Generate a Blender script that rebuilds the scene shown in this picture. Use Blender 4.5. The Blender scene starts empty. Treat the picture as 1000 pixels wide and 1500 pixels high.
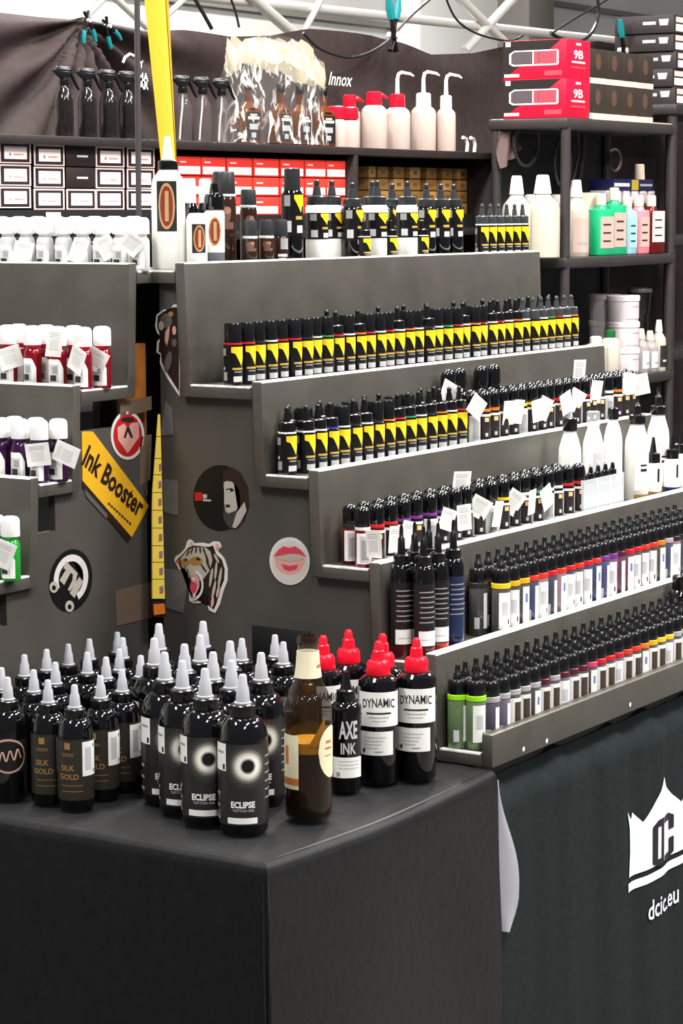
import bpy, bmesh, math, random
from functools import lru_cache
from mathutils import Vector, Matrix, noise
from mathutils.geometry import tessellate_polygon
PI = math.pi
rnd = random.Random(7)
sc = bpy.context.scene
col = sc.collection

# ------------------------------------------------------------------ camera
CX = Vector((-2.03298, -1.74784, 0.80))
FW = Vector((0.83722639, 0.53226389, -0.12548757))
RT = Vector((0.53613669, -0.84412426, -0.0034193))
UP = Vector((0.10774707, 0.06441576, 0.9920893))
FPX = 3485.6
cam = bpy.data.cameras.new('camera')
cam.sensor_fit = 'VERTICAL'; cam.sensor_height = 36.0
cam.lens = FPX / 1500 * 36; cam.clip_start = 0.05; cam.clip_end = 60
camo = bpy.data.objects.new('camera', cam); col.objects.link(camo)
m3 = Matrix((RT, UP, -FW)).transposed()
camo.matrix_world = Matrix.Translation(CX) @ m3.to_4x4()
sc.camera = camo

# ------------------------------------------------------------------ world, lamps, exposure
sc.view_settings.view_transform = 'Standard'
sc.view_settings.look = 'None'
sc.view_settings.gamma = 1.0
sc.view_settings.use_curve_mapping = False
sc.view_settings.exposure = 0.7
sc.cycles.transparent_max_bounces = 24
w = bpy.data.worlds.new('hall_air'); sc.world = w; w.use_nodes = True
w.node_tree.nodes['Background'].inputs[0].default_value = (0.95, 0.94, 1.0, 1)
w.node_tree.nodes['Background'].inputs[1].default_value = 0.10

def lamp(x, y, z, sx, sy, watts, rz=0, colr=(1, 0.965, 0.93)):
    l = bpy.data.lights.new('hall_or_fill_lamp', 'AREA'); l.shape = 'RECTANGLE'
    l.size = sx; l.size_y = sy; l.energy = watts; l.color = colr
    o = bpy.data.objects.new('hall_or_fill_lamp', l); col.objects.link(o)
    o.location = (x, y, z); o.rotation_euler = (0, 0, rz)
for (x, y, z, e) in ((0.2, -1.7, 3.6, 85), (2.6, -2.0, 3.6, 120), (4.8, -1.2, 3.6, 90), (-1.2, 1.1, 3.6, 95),
                     (1.3, 1.0, 3.6, 115), (3.3, 0.9, 3.4, 95), (5.6, 0.2, 3.4, 70), (3.0, 3.6, 3.4, 95), (6.5, 3.4, 3.4, 130), (-2.0, -2.6, 3.6, 75), (3.2, -4.6, 3.6, 170)):  # last two are added fills that brighten camera-side and front faces
    lamp(x, y, z, 1.2, 0.28, e, 0.3)

# ------------------------------------------------------------------ helpers: pixel rays met with real planes
def ray(px, py):
    return FW + RT * ((px - 500) / FPX) - UP * ((py - 750) / FPX)
def onX(px, py, x):
    d = ray(px, py); return CX + d * ((x - CX.x) / d.x)
def onY(px, py, y):
    d = ray(px, py); return CX + d * ((y - CX.y) / d.y)
def xat(px, y, z):
    a = Vector((0, y, z)) - CX; t = (px - 500) / FPX
    return (a.dot(RT) - t * a.dot(FW)) / (t * FW.x - RT.x)
def yat(px, x, z):
    a = Vector((x, 0, z)) - CX; t = (px - 500) / FPX
    return (a.dot(RT) - t * a.dot(FW)) / (t * FW.y - RT.y)
def pxm(x, y, z):
    return FPX / (Vector((x, y, z)) - CX).dot(FW)

# ------------------------------------------------------------------ materials
def lin(c):
    c = c / 255.0
    return c / 12.92 if c <= 0.04045 else ((c + 0.055) / 1.055) ** 2.4
def rgb(c): return (lin(c[0]), lin(c[1]), lin(c[2]), 1)
@lru_cache(None)
def mat(name, c, rough=0.45, metal=0.0, noise_amt=0.0, bump=0.0, scale=30.0, alpha=1.0, trans=0.0, coat=0.0, spec=0.5, ior=1.45, sheen=0.0):
    m = bpy.data.materials.new(name); m.use_nodes = True
    nt = m.node_tree; b = nt.nodes['Principled BSDF']
    b.inputs['Base Color'].default_value = rgb(c)
    b.inputs['Roughness'].default_value = rough
    b.inputs['Metallic'].default_value = metal
    b.inputs['Alpha'].default_value = alpha
    b.inputs['Transmission Weight'].default_value = trans
    b.inputs['Coat Weight'].default_value = coat
    b.inputs['Specular IOR Level'].default_value = spec
    b.inputs['IOR'].default_value = ior
    b.inputs['Sheen Weight'].default_value = sheen; b.inputs['Sheen Roughness'].default_value = 0.3
    if noise_amt or bump:
        tc = nt.nodes.new('ShaderNodeTexCoord'); n = nt.nodes.new('ShaderNodeTexNoise')
        n.inputs['Scale'].default_value = scale; n.inputs['Detail'].default_value = 5
        nt.links.new(tc.outputs['Object'], n.inputs['Vector'])
        if noise_amt:
            r = nt.nodes.new('ShaderNodeValToRGB')
            a = [max(0, v * (1 - noise_amt)) for v in c]; z = [min(255, v * (1 + noise_amt)) for v in c]
            r.color_ramp.elements[0].position = 0.3; r.color_ramp.elements[1].position = 0.7
            r.color_ramp.elements[0].color = rgb(a); r.color_ramp.elements[1].color = rgb(z)
            nt.links.new(n.outputs['Fac'], r.inputs[0]); nt.links.new(r.outputs[0], b.inputs['Base Color'])
        if bump:
            bp = nt.nodes.new('ShaderNodeBump'); bp.inputs['Strength'].default_value = bump
            bp.inputs['Distance'].default_value = 0.002
            nt.links.new(n.outputs['Fac'], bp.inputs['Height']); nt.links.new(bp.outputs[0], b.inputs['Normal'])
    return m
GREY = mat('grey_paint', (76, 73, 67), 0.36, 0, 0.07, 0.15, 14.0)
GREYD = mat('grey_end_paint', (72, 69, 65), 0.42, 0, 0.06, 0.15, 9.0)
WORN_GLINT = mat('white_wear_and_glint', (232, 231, 227), 0.5, 0, 0.12, 0.1, 60.0)  # near-white for paint chips, worn lips and painted edge highlights
BLK = mat('black_plastic', (14, 14, 16), 0.22, spec=0.6)
BLKM = mat('black_matte', (16, 16, 17), 0.55)
BLKG = mat('black_gloss', (7, 7, 9), 0.07, coat=0.6)
WHT = mat('white_paper', (240, 240, 236), 0.55)
WHTP = mat('white_plastic', (238, 238, 232), 0.35)
GRAYP = mat('grey_print', (150, 150, 150), 0.5)
LGRAY = mat('pale_grey_print', (196, 198, 200), 0.5)
DKGR = mat('dark_print', (38, 37, 36), 0.4)
TIP = mat('frosted_tip', (176, 178, 184), 0.35, alpha=0.92)
YEL = mat('flag_yellow', (250, 206, 30), 0.45)
RED = mat('cap_red', (226, 18, 44), 0.3)
CLEAR = mat('clear_plastic', (235, 238, 240), 0.08, alpha=0.22, spec=0.8)
FROST = mat('frosted_white_cap', (244, 242, 242), 0.35, alpha=0.9)
GOLDT = mat('gold_print', (168, 128, 72), 0.4, 0.3)
CLOTH = mat('black_tablecloth', (24, 24, 25), 0.5, 0, 0.10, 0.3, 60.0, spec=0.12, sheen=0.35)
SKIRT = mat('dark_green_black_cloth', (37, 43, 43), 0.75, 0, 0.06, 0.25, 80.0, spec=0.05)
CURT = mat('black_curtain', (52, 42, 41), 0.7, 0, 0.08, 0.3, 40.0, spec=0.3)

# ------------------------------------------------------------------ mesh builder
class MB:
    def __init__(s): s.v = []; s.f = []; s.mi = []; s.mats = []
    def add(s, vs, fs, m):
        if m not in s.mats: s.mats.append(m)
        k = s.mats.index(m); o = len(s.v)
        s.v += [tuple(v) for v in vs]
        for f in fs: s.f.append([o + i for i in f]); s.mi.append(k)
        return s
    def lathe(s, prof, m, seg=18, c=(0, 0, 0), sx=1.0, sy=1.0):
        n = len(prof); vs = []; fs = []
        for i in range(seg):
            a = 2 * PI * i / seg
            for r, z in prof: vs.append((c[0] + r * math.cos(a) * sx, c[1] + r * math.sin(a) * sy, c[2] + z))
        for i in range(seg):
            k = (i + 1) % seg
            for j in range(n - 1): fs.append((i * n + j, k * n + j, k * n + j + 1, i * n + j + 1))
        fs.append([i * n for i in range(seg)][::-1]); fs.append([i * n + n - 1 for i in range(seg)])
        return s.add(vs, fs, m)
    def wrap(s, r, a0, a1, zlo, zhi, m, n=8):           # patch on a cylinder; a=0 faces -Y
        vs = []; fs = []
        for i in range(n + 1):
            a = a0 + (a1 - a0) * i / n
            l = zlo(i / n) if callable(zlo) else zlo; h = zhi(i / n) if callable(zhi) else zhi
            x, y = r * math.sin(a), -r * math.cos(a); vs += [(x, y, l), (x, y, h)]
        for i in range(n): fs.append((2 * i, 2 * i + 2, 2 * i + 3, 2 * i + 1))
        return s.add(vs, fs, m)
    def box(s, a, b, m, bev=0.0):
        x0, y0, z0 = a; x1, y1, z1 = b
        if bev <= 0:
            vs = [(x0, y0, z0), (x1, y0, z0), (x1, y1, z0), (x0, y1, z0), (x0, y0, z1), (x1, y0, z1), (x1, y1, z1), (x0, y1, z1)]
            return s.add(vs, [(0, 3, 2, 1), (4, 5, 6, 7), (0, 1, 5, 4), (1, 2, 6, 5), (2, 3, 7, 6), (3, 0, 4, 7)], m)
        bm = bmesh.new(); bmesh.ops.create_cube(bm, size=1)
        for v in bm.verts: v.co = Vector(((x0 + x1) / 2 + v.co.x * (x1 - x0), (y0 + y1) / 2 + v.co.y * (y1 - y0), (z0 + z1) / 2 + v.co.z * (z1 - z0)))
        bmesh.ops.bevel(bm, geom=bm.edges[:], offset=bev, segments=2, affect='EDGES', profile=0.5)
        return s.bm(bm, m)
    def bm(s, bm, m):
        bmesh.ops.recalc_face_normals(bm, faces=bm.faces)
        bm.verts.index_update()
        vs = [v.co[:] for v in bm.verts]; fs = [[v.index for v in f.verts] for f in bm.faces]; bm.free()
        return s.add(vs, fs, m)
    def hexa(s, pts, m, bev=0.0):                       # 8 corners, bottom ring then top ring
        bm = bmesh.new(); V = [bm.verts.new(p) for p in pts]
        for f in ((0, 3, 2, 1), (4, 5, 6, 7), (0, 1, 5, 4), (1, 2, 6, 5), (2, 3, 7, 6), (3, 0, 4, 7)): bm.faces.new([V[i] for i in f])
        if bev: bmesh.ops.bevel(bm, geom=bm.edges[:], offset=bev, segments=2, affect='EDGES', profile=0.5)
        return s.bm(bm, m)
    def prism(s, ring, d, m, bev=0.0):                  # ring of 3-D points, extruded by vector d
        bm = bmesh.new(); V = [bm.verts.new(p) for p in ring]
        f = bm.faces.new(V); r = bmesh.ops.extrude_face_region(bm, geom=[f])
        bmesh.ops.translate(bm, vec=Vector(d), verts=[g for g in r['geom'] if isinstance(g, bmesh.types.BMVert)])
        bmesh.ops.triangulate(bm, faces=[f for f in bm.faces if len(f.verts) > 4])
        return s.bm(bm, m)
    def tube(s, pts, r, m, seg=8):
        pts = [Vector(p) for p in pts]; vs = []; fs = []; n = len(pts); up = None
        for i, p in enumerate(pts):
            t = (pts[min(i + 1, n - 1)] - pts[max(i - 1, 0)]).normalized()
            if up is None:
                up = Vector((0, 0, 1)) if abs(t.z) < 0.9 else Vector((1, 0, 0))
            a = t.cross(up).normalized(); up = a.cross(t).normalized()
            rr = r[i] if isinstance(r, (list, tuple)) else r
            for k in range(seg):
                q = 2 * PI * k / seg; vs.append(p + a * (rr * math.cos(q)) + up * (rr * math.sin(q)))
        for i in range(n - 1):
            for k in range(seg):
                j = (k + 1) % seg; fs.append((i * seg + k, i * seg + j, (i + 1) * seg + j, (i + 1) * seg + k))
        fs.append(list(range(seg))[::-1]); fs.append([(n - 1) * seg + k for k in range(seg)])
        return s.add(vs, fs, m)
    def text_wrap(s, t, r, a_c, z, size, m, bold=0.0, sx=1.0):
        vs, fs, wd = text_geo(t, bold)
        return s.add([(r * math.sin(a_c + (x - wd / 2) * size * sx / r), -r * math.cos(a_c + (x - wd / 2) * size * sx / r), z + y * size) for x, y in vs], fs, m)
    def text_flat(s, t, o, ux, uz, size, m, bold=0.0, sx=1.0, center=True, shear=0.0):
        vs, fs, wd = text_geo(t, bold); o = Vector(o); ux = Vector(ux); uz = Vector(uz)
        k = wd / 2 if center else 0
        return s.add([o + ux * ((x - k + y * shear) * size * sx) + uz * (y * size) for x, y in vs], fs, m)
    def mesh(s, name, sharp=40):
        me = bpy.data.meshes.new(name); me.from_pydata(s.v, [], s.f); me.update()
        for m in s.mats: me.materials.append(m)
        me.polygons.foreach_set('material_index', s.mi)
        me.polygons.foreach_set('use_smooth', [True] * len(s.f))
        me.set_sharp_from_angle(angle=math.radians(sharp))
        return me
    def build(s, name, parent=None, label=None, sharp=40):
        return obj(name, s.mesh(name, sharp), parent, label)
@lru_cache(None)
def text_geo(t, bold=0.0):
    cu = bpy.data.curves.new('lettering', 'FONT'); cu.body = t; cu.size = 1.0; cu.resolution_u = 2; cu.offset = bold; cu.fill_mode = 'FRONT'
    o = bpy.data.objects.new('lettering', cu); me = bpy.data.meshes.new_from_object(o)
    vs = [(v.co.x, v.co.y) for v in me.vertices]; fs = [tuple(p.vertices) for p in me.polygons]
    bpy.data.objects.remove(o); bpy.data.curves.remove(cu); bpy.data.meshes.remove(me)
    x0 = min(v[0] for v in vs); vs = [(x - x0, y) for x, y in vs]
    return vs, fs, max(v[0] for v in vs)
def obj(name, me, parent=None, label=None):
    o = bpy.data.objects.new(name, me); col.objects.link(o)
    if parent: o.parent = parent
    if label: o['label'] = label
    return o
def tag(o, label, cat, group=None):
    o['label'] = label; o['category'] = cat
    if group: o['group'] = group
    return o
def thing(name, label, cat, loc=(0, 0, 0), rz=0.0, group=None, tilt=(0, 0)):
    o = bpy.data.objects.new(name, None); col.objects.link(o); o.empty_display_size = 0.02
    o.location = loc; o.rotation_euler = (tilt[0], tilt[1], rz)
    return tag(o, label, cat, group)
def place(name, parts, label, cat, loc, rz=0.0, group=None, tilt=(0, 0)):
    """parts: list of (part name, shared mesh, index of parent part or None, part label)"""
    r = thing(name, label, cat, loc, rz, group, tilt); made = []
    for (pn, me, pi, pl) in parts:
        made.append(obj(pn, me, r if pi is None else made[pi], pl))
    return r
def structure(o): o['kind'] = 'structure'; return o
ORD = ['', 'first', 'second', 'third', 'fourth', 'fifth', 'sixth', 'seventh', 'eighth', 'ninth', 'tenth', 'eleventh', 'twelfth', 'thirteenth',
       'fourteenth', 'fifteenth', 'sixteenth', 'seventeenth', 'eighteenth', 'nineteenth', 'twentieth']
def nth(i):
    if i <= 20: return ORD[i]
    t = {2: 'twent', 3: 'thirt', 4: 'fort'}[i // 10]
    return t + 'ieth' if i % 10 == 0 else t + 'y-' + ORD[i % 10]

# ------------------------------------------------------------------ dimensions of the two stepped stands (fitted)
W, D, TH, LEAN, TT = 0.9344, 0.4839, 0.0185, 0.0418, 0.0194
RY = [0.4154, 0.2760, 0.1743, 0.0669, -0.0292]
ZT = [0.5353, 0.4035, 0.2723, 0.1398, 0.0163]
ZTOP = [0.7216, 0.5433, 0.4143, 0.2825, 0.1545]
LIPY, LIPZ = -0.1194, 0.0458
ZTOP0 = 0.7095                                         # top tread
TABX, TABY = 0.3456, -0.1244

# ------------------------------------------------------------------ setting
FLOOR = -0.75
mfl = mat('hall_floor_paint', (92, 90, 88), 0.5, 0, 0.12, 0.1, 3.0)
structure(MB().box((-5, -6, FLOOR - 0.05), (12, 6.2, FLOOR), mfl).build('floor'))
mwl = mat('hall_wall_panel', (206, 206, 200), 0.6, 0, 0.03, 0.05, 2.0)
mwd = mat('hall_wall_seam', (120, 118, 112), 0.6)
structure(MB().box((-5, 5.0, FLOOR), (14, 5.2, 4.6), mwl).build('wall_back'))
mb = MB()
for z in (1.27, 1.52, 1.77, 2.02):
    mb.box((-5, 4.97, z), (14, 5.0, z + 0.03), mwd)
structure(mb.build('trim_1'))
mcol = mat('column_grey', (122, 118, 112), 0.6, 0, 0.05, 0.1, 6.0)
xa, xb = xat(774, 4.6, 1.4), xat(811, 4.6, 1.4)
structure(MB().box((xa, 4.6, FLOOR), (xb, 4.97, 4.6), mcol, 0.01).build('trim_2'))
xa, xb = xat(615, 4.8, 1.4), xat(772, 4.8, 1.4)
structure(MB().box((xa, 4.8, FLOOR), (xb, 4.95, 4.6), mat('white_wall_panel', (232, 232, 228), 0.5), 0.01).build('trim_3'))

# ------------------------------------------------------------------ table and cloths
def cloth_top(x, y):
    u = min(1, max(0, (x - TABX) / (W - TABX)))
    return -0.010 * math.sin(PI * u) * math.exp(-max(0, y - TABY) / .045) + 0.0030 * noise.noise(Vector((x * 7, y * 13, 3.0))) * (0.35 + 0.65 * min(1, max(0, (y - TABY) / .05))) - 0.0022
def grid(fn, nu, nv, m, mb=None):
    mb = mb or MB(); vs = [fn(i / nu, j / nv) for j in range(nv + 1) for i in range(nu + 1)]
    fs = [(j * (nu + 1) + i, j * (nu + 1) + i + 1, (j + 1) * (nu + 1) + i + 1, (j + 1) * (nu + 1) + i) for j in range(nv) for i in range(nu)]
    return mb.add(vs, fs, m)
tc = thing('tablecloth', 'black cloth draped to the floor over the corner table in front', 'tablecloth', (0.64, 0.2, FLOOR))
off = Vector((0.64, 0.2, FLOOR))
TY1 = 1.7
def ctop(u, v):
    x = TABX + 0.012 + u * (W - TABX - 0.016); y = TABY + 0.0121 + v * (TY1 - TABY)
    return Vector((x, y, cloth_top(x, y) - 0.003)) - off
obj('cloth_top', grid(ctop, 60, 140, CLOTH).mesh('cloth_top', 180), tc)
HEM = FLOOR + 0.015
def rim(t):                                             # cross-section of the drop: rounded edge, then down
    pts = [(-0.012, 0.0), (-0.006, -0.001), (0.0, -0.006), (0.003, -0.014), (0.004, -0.03)]
    k = t * 14
    if k <= 4:
        i = min(int(k), 3); f = k - i; a, b = pts[i], pts[i + 1]
        return a[0] + (b[0] - a[0]) * f, a[1] + (b[1] - a[1]) * f
    f = (k - 4) / 10
    return 0.004 + 0.018 * f, -0.03 + (HEM + 0.03) * f
def cfront(u, v):                                       # drop facing -Y (right side of the corner)
    o_, z = rim(v); x = TABX + u * (W - TABX)
    fold = 0.006 * noise.noise(Vector((x * 5 + z * 3, z * 2.2, 1.5))) * min(1, max(0, -z * 6))
    s = 1 if u > 0.001 else 0
    zz = z + (cloth_top(x, TABY) - 0.003) * max(0, 1 + z * 1.4)
    return Vector((x - o_ * (1 - u) ** 6, TABY - o_ + fold, zz)) - off
obj('front_drop', grid(cfront, 46, 42, CLOTH).mesh('front_drop', 180), tc)
def cleft(u, v):                                        # drop facing -X (left side of the corner)
    o_, z = rim(v); y = TABY + u * (TY1 - TABY)
    fold = 0.006 * noise.noise(Vector((y * 4 + 9, z * 2.0, 5.5))) * min(1, max(0, -z * 6))
    zz = z + (cloth_top(TABX, y) - 0.003) * max(0, 1 + z * 1.4)
    return Vector((TABX - o_ + fold, y - o_ * (1 - u) ** 12, zz)) - off
me = grid(cleft, 90, 42, CLOTH).mesh('left_drop', 180); me.flip_normals()
obj('left_drop', me, tc)
# raised sewn seam that runs down just beside the corner
MB().tube([Vector((TABX - 0.003 - 0.018 * k / 10, TABY + 0.004 - 0.02 * k / 10, -0.03 + (HEM + 0.03) * k / 10)) - off for k in range(11)], 0.0022, BLKM, 6).build('seam', tc)

# skirt of the second table, wavy, hung right of the corner table
SKY = -0.112
def sk_y(x, z):
    t = max(0.0, min(1.0, (x - W) / 1.4)); d = max(0.0, min(1.0, (z - HEM) / (0.0 - HEM)))
    a = 0.0035 + 0.0035 * t
    return SKY - a * math.sin(x * 34 + 1.2 * math.sin(x * 9)) * (0.5 + 0.5 * d) - 0.002 * math.sin(x * 92 + z * 3) * d * (0.4 + t) - 0.008 * (1 - d)
SK0, SK1 = W + 0.004, 2.35
ts = thing('table_skirt', 'dark green-black table skirt with a white crown emblem, below the right stand', 'table skirt', (1.6, SKY, FLOOR))
off2 = Vector((1.6, SKY, FLOOR))
def skirt(u, v):
    x = SK0 + u * (SK1 - SK0); z = -0.026 + (HEM + 0.026) * v + 0.003 * math.sin(x * 60) * (1 - v)
    y = sk_y(x, z)
    if u < 0.02: y += 0.02 * (1 - u / 0.02)
    if v < 0.02: y += 0.034; z += 0.006
    return Vector((x, y, z)) - off2
obj('cloth', grid(skirt, 220, 26, SKIRT).mesh('cloth', 180), ts)
LOGO = mat('crown_white', (238, 236, 248), 0.6)
LOGOD = mat('crown_black', (20, 20, 24), 0.6)
def zp(x, y):                                           # crown drawing unit -> place on the skirt
    p = onY(860 + x / 5.357, 1100 + y / 5.357, SKY - 0.01); return p.x, p.z
def decal(ring, m, lift, mb):
    P2 = [Vector((x, z, 0)) for x, z in ring]; out = []
    todo = [[P2[i] for i in t] for t in tessellate_polygon([P2])]
    while todo:
        a, b, c = todo.pop(); e = [((a - b).length, 0), ((b - c).length, 1), ((c - a).length, 2)]; L_, k = max(e)
        if L_ < .012: out.append((a, b, c)); continue
        if k == 1: a, b, c = b, c, a
        elif k == 2: a, b, c = c, a, b
        d = (a + b) / 2; todo += [[a, d, c], [d, b, c]]
    vs = []; fs = []
    for t in out:
        o = len(vs); vs += [Vector((v.x, sk_y(v.x, v.y) - lift, v.y)) - off2 for v in t]
        n = (t[1] - t[0]).cross(t[2] - t[0]).z; fs.append((o, o + 1, o + 2) if n > 0 else (o, o + 2, o + 1))
    mb.add(vs, fs, m)
xc = zp(625, 205)[0]
half = [(625, 205), (590, 315), (530, 440), (462, 562), (402, 490), (392, 545), (350, 485), (378, 620), (378, 800), (362, 1000)]
hx = [zp(*p) for p in half]
bot = zp(362, 1003)[1]
ring = hx[:-1] + [(hx[-1][0], bot)] + [(2 * xc - hx[-1][0], bot)] + [(2 * xc - x, z) for x, z in hx[::-1][1:-1]]
lm = MB(); decal(ring, LOGO, 0.002, lm)
zb0, zb1 = zp(355, 1050)[1], zp(350, 1120)[1]; xl = hx[-1][0] - 0.004
decal([(xl, zb0), (2 * xc - xl, zb0), (2 * xc - xl, zb1), (xl, zb1)], LOGO, 0.002, lm)
def zr(x0, y0, x1, y1): a, b = zp(x0, y0); c, d = zp(x1, y1); return [(a, b), (c, b), (c, d), (a, d)]
x0, zt_ = zp(518, 540); zt_ = zp(600, 525)[1]; zb_ = zp(570, 900)[1]; wD = xc - 0.003 - x0; t_ = wD * 0.40
def cring(s):
    e = 0.018
    return [(xc - s * 0.003, zt_), (xc - s * wD * 0.55, zt_), (xc - s * (wD), zt_ - e), (xc - s * (wD), zb_ + e), (xc - s * wD * 0.55, zb_), (xc - s * 0.003, zb_)]
def quads(s, gap):
    decal([(xc - s * .003, zt_), (xc - s * wD * .55, zt_), (xc - s * wD, zt_ - .008), (xc - s * wD, zt_ - .012), (xc - s * .003, zt_ - .012)][::1], LOGOD, 0.0032, lm)
    decal([(xc - s * .003, zb_), (xc - s * wD * .55, zb_), (xc - s * wD, zb_ + .008), (xc - s * wD, zb_ + .012), (xc - s * .003, zb_ + .012)], LOGOD, 0.0032, lm)
    h = (zt_ - zb_)
    segs = [(zt_ - .0118, zb_ + .0118)] if not gap else [(zt_ - .0118, zt_ - h * .38), (zb_ + h * .44, zb_ + .0118)]
    for a, b in segs: decal([(xc - s * wD, a), (xc - s * (wD - t_), a), (xc - s * (wD - t_), b), (xc - s * wD, b)], LOGOD, 0.0032, lm)
    if not gap: decal([(xc - s * .003, zt_ - .0115), (xc - s * (.003 + t_ * .6), zt_ - .0115), (xc - s * (.003 + t_ * .6), zb_ + .0115), (xc - s * .003, zb_ + .0115)], LOGOD, 0.0031, lm)
quads(1, False); quads(-1, True)
vs, fs, wd = text_geo('dcic.eu', 0.012)
p0 = onY(942, 1348, SKY); p1 = onY(990, 1330, SKY); k_ = (p1.x - p0.x) / wd; hz = 0.034 / 0.73
lm.add([Vector((p0.x + x * k_, sk_y(p0.x + x * k_, p0.z + y * hz) - 0.003, p0.z + y * hz)) - off2 for x, y in vs], fs, LOGO)
lm.build('crown_emblem', ts, 'white crown emblem with dark letters and the word dcic.eu', 180)
# turned-back edge of the skirt that curls out between the two cloths
def flap(u, v):
    z = -0.02 - 0.225 * v; wdt = 0.004 + 0.05 * (math.sin(PI * min(1, v * 1.0) * 0.72) ** 2) * (1 - max(0, (v - 0.82) / 0.18) ** 2 * 0.95)
    x = W + 0.002 + u * wdt; y = SKY - 0.014 - 0.020 * math.sin(u * PI * 0.8) * v
    return Vector((x, y, z)) - off2
fm = grid(flap, 8, 22, mat('pale_lining', (150, 150, 158), 0.7), MB())
obj('curled_edge', fm.mesh('curled_edge', 180), ts, 'curled pale lining edge of the skirt')
# second table's top, seen as the dark line under the tray
t2 = thing('folding_table', 'black table top under the right stepped stand', 'table', (1.6, 0.2, FLOOR))
off3 = Vector((1.6, 0.2, FLOOR))
tb = lambda a, b: (Vector(a) - off3, Vector(b) - off3)
MB().box(*tb((W + 0.006, -0.085, -0.03), (2.35, 0.62, -0.0045)), BLKM, 0.003).build('table_top', t2)
for (lx, ly) in ((W + 0.08, -0.04), (2.25, -0.04), (W + 0.08, 0.56), (2.25, 0.56)):
    MB().tube([Vector((lx, ly, FLOOR)) - off3, Vector((lx, ly, -0.03)) - off3], 0.016, BLKM, 10).build('leg', t2)

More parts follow.
